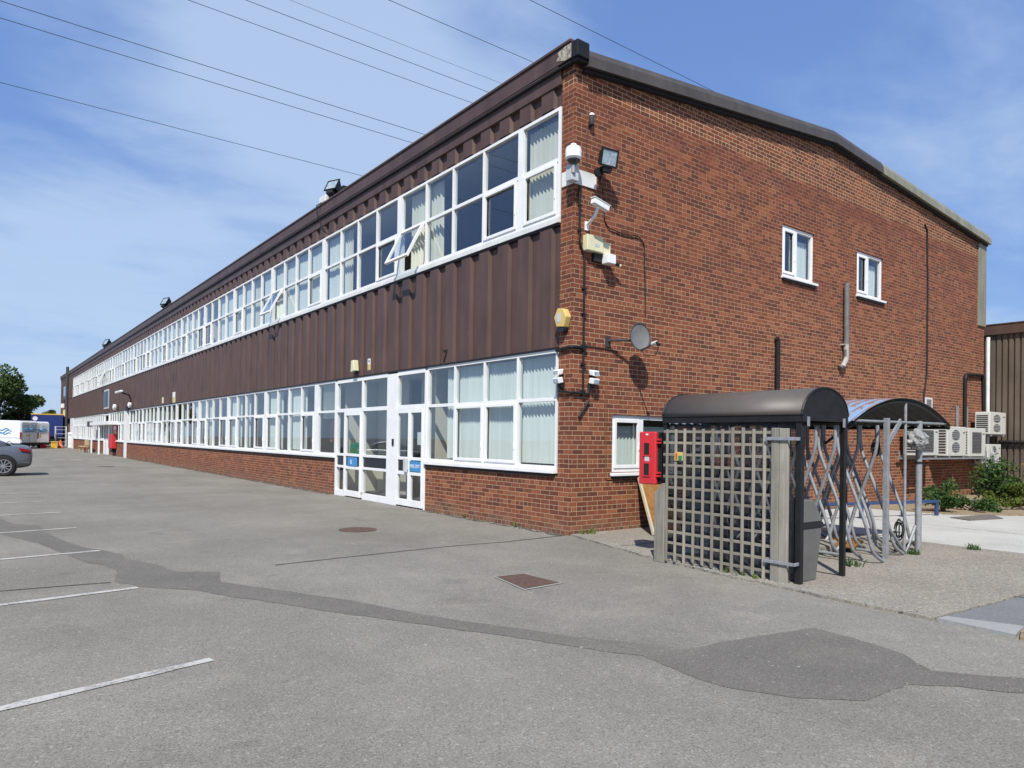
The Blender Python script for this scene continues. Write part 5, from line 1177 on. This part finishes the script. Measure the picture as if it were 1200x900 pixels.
def van(loc,yaw,label,stripe):
    t=thing('delivery_van',loc,label,'van','white vans parked by the far end'); X=xf(loc,yaw) # local -y is the tail
    prof=[(0,.45),(0,2.35),(.12,2.55),(4.0,2.6),(4.5,2.5),(5.2,1.55),(5.9,1.30),(6.0,.9),(6.0,.45)]
    b=MB(); b.prism(prof,lambda a,z,d:X(d,a,z),-.98,.98); b.build('body',M['van'],t,bevel=.10,seg=3)
    b=MB(); b.box(0,0,0,0,0,0) if False else b.prism([(-.04,.30),(5.9,.30),(5.9,.5),(-.04,.5)],lambda a,z,d:X(d,a,z),-.93,.93); b.build('sill_skirt',M['black_soft'],t)
    for s in (-1,1):
        b=MB(); b.prism([(.03*s,.55),(.88*s,.55),(.88*s,2.3),(.80*s,2.42),(.03*s,2.42)],lambda a,z,d:X(a,d,z),-.035,-.002); dr=b.build('rear_door',M['van'],t,bevel=.02)
        b=MB(); b.prism([(.12*s,1.45),(.80*s,1.45),(.76*s,2.2),(.12*s,2.2)],lambda a,z,d:X(a,d,z),-.042,-.036); b.build('door_window',M['van_win'],dr)
        b=MB(); b.prism([(.90*s,.9),(.985*s,.9),(.985*s,1.5),(.90*s,1.5)],lambda a,z,d:X(a,d,z),-.05,.06); b.build('tail_light',M['tail'],t)
        b=MB(); b.prism([(4.3,1.55),(5.05,1.55),(4.45,2.3),(4.3,2.3)],lambda a,z,d:X(s*.985+ s*d,a,z),-.01,.004); b.build('side_window',M['carglass'],t)
        b=MB(); b.prism([(.0,.98),(4.2,.98),(4.2,1.03),(.0,1.03)],lambda a,z,d:X(s*.98+s*d,a,z),0,.02); b.build('rub_strip',M['pale'],t)
        # swooping blue mark on the flank
        b=MB()
        for z0,am,y0,y1 in ((1.55,.16,.9,3.6),(1.75,.1,1.2,3.2),(1.38,.08,1.0,2.6)):
            pts=[(y0+(y1-y0)*i/14,z0+am*math.sin(i*.95)) for i in range(15)]
            b.tube([X(s*.985,a,z) for a,z in pts],.045,5)
        b.build('blue_logo',M['blue_sign'],t)
        for yy in (1.1,4.9): wheel(t,X,s*.86,yy,.35,.24,s,6) if False else None
    Xr=xf(loc,yaw+math.pi/2)
    for s in (-1,1):
        for yy in (1.1,4.9): wheel(t,Xr,yy,s*.86,.36,.24,s,6)
    b=MB(); b.prism([(-.5,1.12),(.05,1.12),(.05,1.26),(-.5,1.26)],lambda a,z,d:X(a,d,z),-.045,-.036); b.build('number_plate',M['plate'],t)
    b=MB(); b.tube([X(-.7,-.05,1.72),X(-.35,-.05,1.85),X(0,-.05,1.7),X(.35,-.05,1.88),X(.65,-.05,1.72)],.06,5); b.tube([X(-.6,-.05,1.55),X(.5,-.05,1.62)],.04,5); b.build('door_logo',M['blue_sign'],t)
    b=MB(); b.prism([(-.95,.40),(.95,.40),(.95,.56),(-.95,.56)],lambda a,z,d:X(a,d,z),-.14,-.0); b.build('bumper',M['black_soft'],t,bevel=.03)
    return t
M['van_win']=mk('white_window_panel',(.45,.52,.55),.3)
van((-3.62,69.6,0),R(44),'white van with blue markings, nearer of the two by the lorry',1)
van((-2.62,72.9,0),R(34),'white van half hidden behind the nearer white van',1)
t=thing('box_lorry',(-1.2,80,0),'navy blue lorry with yellow roof band behind the vans','lorry')
X=xf((-1.62,79.5,0),R(-4))
b=MB(); b.prism([(-1.4,1.1),(1.4,1.1),(1.4,3.35),(-1.4,3.35)],lambda a,z,d:X(a,d,z),0,8); b.build('body',M['blue_lorry'],t,bevel=.03)
b=MB(); b.prism([(-1.42,3.352),(1.42,3.352),(1.42,3.47),(-1.42,3.47)],lambda a,z,d:X(a,d,z),-.02,8.02); b.build('roof_band',M['lorry_yellow'],t,bevel=.02)
b=MB(); b.prism([(-1.05+.22*math.cos(6.283*j/16),2.95+.22*math.sin(6.283*j/16)) for j in range(16)],lambda a,z,d:X(a,d,z),-.02,-.003); b.build('roundel',M['lorry_white'],t)
b=MB(); b.prism([(-1.3,.6),(1.3,.6),(1.3,1.09),(-1.3,1.09)],lambda a,z,d:X(a,d,z),.2,8); b.build('chassis',M['black_soft'],t)
Xr=xf((-1.62,79.5,0),R(-4)+math.pi/2)
for s in (-1,1):
    for yy in (1.5,6.5): wheel(t,Xr,yy,s*1.2,.48,.3,s,6)
t=thing('roll_cage',(-.9,74.5,0),'grey metal roll cage standing by the blue lorry','cage')
b=MB()
for x in (-1.25,-.35):
    for y in (74.2,75.0): b.tube([(x,y,.1),(x,y,2.15)],.035,6)
b.build('upright',M['pale'],t); b=MB()
for z in (.2,.6,1.0,1.4,1.8,2.1): b.tube([(-1.25,74.2,z),(-.35,74.2,z)],.02,5)
b.build('cage_bar',M['pale'],t)
def barrier(loc,mat,label,w=.5,h=.75):
    t=thing('traffic_cone',loc,label,'cone'); x,y,_=loc
    b=MB(); b.lathe([(.26,.06),(.22,.1),(.06,h)],(x,y,0),'z',16); b.build('cone_body',mat,t,smooth=40); b=MB(); b.box(x-.32,y-.32,0,x+.32,y+.32,.06); b.build('base',M['black_soft'],t); b=MB(); b.lathe([(.175,.28),(.125,.48)],(x,y,.02),'z',16); b.build('band',M['white'],t)
barrier((-.95,72.8,0),M['orange'],'orange and white traffic cone beside the yellow bin',.5,.8)
b=MB(); b.box(-1.75,72.0,0,-1.25,72.6,.55); b.box(-1.8,71.95,.55,-1.2,72.65,.64); tag(b.build('grit_bin',M['lorry_yellow'],loc=(-1.5,72.3,0),bevel=.06),'yellow grit bin near the far end of the building','bin')
b=MB(); b.box(-2.6,72.3,0,-2.1,72.7,.28); b.box(-2.62,72.28,.28,-2.08,72.72,.33); tag(b.build('red_crate',M['red_rail'],loc=(-2.35,72.5,0),bevel=.04),'small red crate on the ground beside the vans','crate')
b=MB(); b.box(-.3,73.0,.0,.0-.05,73.6,1.3); b.box(-.32,72.95,1.3,-.02,73.65,1.55); tag(b.build('white_drum',M['white_old'],loc=(-.2,73.3,0),bevel=.06),'white cabinet against the far end wall','cabinet')
# ------------------------------------------------------------------ overhead cables
wl=[(33.0,22,'upper of the two close overhead cables at the picture left'),(34.7,22,'lower of the two close overhead cables at the picture left'),(42.6,22,'lowest overhead cable, meeting the roof by its floodlight'),(27.3,22,'third overhead cable up, reaching the roof edge mid picture'),(25.6,22,'fourth overhead cable up, just over the third'),(24.3,22,'faint pale overhead cable over the two dark middle ones'),(21.4,22,'overhead cable passing just left of the roof corner'),(17.3,22,'overhead cable passing right of the roof corner over the gable')]
for k,(y,z,lab) in enumerate(wl):
    pts=[]
    for i in range(41):
        x=-170+228*i/40; pts.append((x,y,z+((x-8)/85)**2*.5-.1))
    b=MB(); b.tube(pts,(.017 if y>30 else .014) if k!=5 else .010,5); tag(b.build('overhead_cable',M['wire'] if k!=5 else M['wire_light'],loc=(0,y,z)),lab,'overhead cable','overhead cables crossing the sky')
# ------------------------------------------------------------------ clean helper props
for o in bpy.data.objects:
    if '_w' in o: del o['_w']
# ------------------------------------------------------------------ camera
f_=822.682; pp=508.955
r=Vector((0.7955807,-0.6056872,0.0139382)); u=Vector((-0.0152159,0.003023,0.9998797)); fw=Vector((0.6056565,0.7956971,0.0068111))
cam=bpy.data.cameras.new('camera'); co=bpy.data.objects.new('camera',cam); C.objects.link(co)
cam.sensor_width=36; cam.sensor_fit='HORIZONTAL'; cam.lens=f_/1200*36; cam.shift_y=(pp-450)/1200; cam.clip_end=2000; cam.clip_start=.05
m=Matrix((r,u,-fw)).transposed().to_4x4(); m.translation=Vector((-7.386965,-8.192216,1.501673)); co.matrix_world=m
S.camera=co
# ------------------------------------------------------------------ light and sky
EL,AZ=R(49),R(225)   # azimuth clockwise from +Y
sd=Vector((math.sin(AZ)*math.cos(EL),math.cos(AZ)*math.cos(EL),math.sin(EL)))
li=bpy.data.lights.new('sun','SUN'); li.energy=4.0; li.angle=R(.53); li.color=(1,.955,.88)
lo=bpy.data.objects.new('sun',li); C.objects.link(lo); lo.rotation_euler=sd.to_track_quat('Z','Y').to_euler()
W=bpy.data.worlds.new('World'); S.world=W; W.use_nodes=True; nt=W.node_tree; N=nt.nodes; Lk=nt.links
bg=N['Background']; sky=N.new('ShaderNodeTexSky'); sky.sky_type='NISHITA'; sky.sun_disc=False; sky.sun_elevation=EL; sky.sun_rotation=AZ; sky.air_density=1.0; sky.dust_density=.6; sky.ozone_density=2.2; sky.altitude=50
tc=N.new('ShaderNodeTexCoord'); D=tc.outputs['Generated']
def wm(op,a,b=0,c=None,clamp=False):
    x=N.new('ShaderNodeMath'); x.operation=op; x.use_clamp=clamp
    for i,q in enumerate((a,b) if c is None else (a,b,c)):
        if isinstance(q,bpy.types.NodeSocket): Lk.new(q,x.inputs[i])
        else: x.inputs[i].default_value=q
    return x.outputs[0]
sp=N.new('ShaderNodeSeparateXYZ'); Lk.new(D,sp.inputs[0])
# project the view direction on a cloud deck so that the wisps foreshorten to the horizon
zz=wm('MAXIMUM',sp.outputs[2],.04); cx=wm('DIVIDE',sp.outputs[0],wm('ADD',zz,.12)); cy=wm('DIVIDE',sp.outputs[1],wm('ADD',zz,.12))
cb=N.new('ShaderNodeCombineXYZ'); Lk.new(cx,cb.inputs[0]); Lk.new(cy,cb.inputs[1])
mp=N.new('ShaderNodeMapping'); mp.inputs['Rotation'].default_value=(0,0,R(35)); mp.inputs['Scale'].default_value=(.62,.95,1); mp.inputs['Location'].default_value=(5.3,2.2,0); Lk.new(cb.outputs[0],mp.inputs[0])
def wn(scale,detail,rough,dist,off=0):
    x=N.new('ShaderNodeTexNoise'); x.inputs['Scale'].default_value=scale; x.inputs['Detail'].default_value=detail; x.inputs['Roughness'].default_value=rough; x.inputs['Distortion'].default_value=dist
    Lk.new(mp.outputs[0],x.inputs['Vector']); return x.outputs['Fac']
n1=wn(.95,6,.52,.5); n2=wn(.42,3,.5,.3); n3=wn(3.6,6,.6,.4)
s_=wm('ADD',wm('ADD',wm('MULTIPLY',n1,.72),wm('MULTIPLY',n2,.28)),wm('MULTIPLY',wm('SUBTRACT',n3,.5),.34))
for dv,wt,ang in [((0.22, 0.894, 0.391), 0.11, 15), ((0.331, 0.876, 0.351), 0.15, 12), ((0.421, 0.795, 0.436), 0.11, 12), ((0.128, 0.893, 0.431), 0.05, 10), ((0.049, 0.982, 0.184), 0.15, 11), ((0.145, 0.974, 0.172), 0.1, 9), ((0.816, 0.437, 0.379), 0.12, 11), ((0.893, 0.309, 0.328), 0.08, 12), ((0.062, 0.954, 0.293), -0.12, 11), ((0.705, 0.515, 0.488), -0.1, 13), ((0.806, 0.364, 0.466), -0.1, 13), ((0.034, 0.899, 0.437), -0.03, 9), ((0.505, 0.692, 0.517), 0.07, 9), ((0.262, 0.929, 0.263), -0.08, 8)]:
    dt=N.new('ShaderNodeVectorMath'); dt.operation='DOT_PRODUCT'; Lk.new(D,dt.inputs[0]); dt.inputs[1].default_value=dv
    m1=N.new('ShaderNodeMapRange'); m1.interpolation_type='SMOOTHSTEP'; Lk.new(dt.outputs['Value'],m1.inputs[0]); m1.inputs[1].default_value=math.cos(R(ang*1.25)); m1.inputs[2].default_value=1; m1.inputs[3].default_value=0; m1.inputs[4].default_value=wt*.85
    s_=wm('ADD',s_,m1.outputs[0])
mr=N.new('ShaderNodeMapRange'); mr.interpolation_type='SMOOTHSTEP'; Lk.new(s_,mr.inputs[0]); mr.inputs[1].default_value=.42; mr.inputs[2].default_value=.74; mr.inputs[3].default_value=.0; mr.inputs[4].default_value=.66
mx=N.new('ShaderNodeMix'); mx.data_type='RGBA'; Lk.new(mr.outputs[0],mx.inputs[0])
gr=N.new('ShaderNodeValToRGB'); Lk.new(sp.outputs[2],gr.inputs[0]); e=gr.color_ramp.elements
e[0].position=0; e[0].color=(.29,.455,.72,1); e[1].position=.72; e[1].color=(.125,.232,.565,1); m_=e.new(.22); m_.color=(.17,.315,.665,1)
gs=N.new('ShaderNodeVectorMath'); gs.operation='SCALE'; Lk.new(gr.outputs[0],gs.inputs[0]); gs.inputs['Scale'].default_value=8.3
tint=N.new('ShaderNodeMix'); tint.data_type='RGBA'; tint.inputs[0].default_value=.78; Lk.new(sky.outputs[0],tint.inputs[6]); Lk.new(gs.outputs[0],tint.inputs[7])
Lk.new(tint.outputs[2],mx.inputs[6]); mx.inputs[7].default_value=(4.1,5.15,6.6,1)
Lk.new(mx.outputs[2],bg.inputs[0]); bg.inputs[1].default_value=.1
S.view_settings.view_transform='Standard'; S.view_settings.look='None'; S.view_settings.exposure=.48; S.view_settings.gamma=1
S.view_settings.use_curve_mapping=False
S.cycles.use_denoising=True
try: S.cycles.denoiser='OPENIMAGEDENOISE'
except Exception: pass
S.cycles.max_bounces=8; S.cycles.transparent_max_bounces=16; S.cycles.caustics_reflective=False; S.cycles.caustics_refractive=False
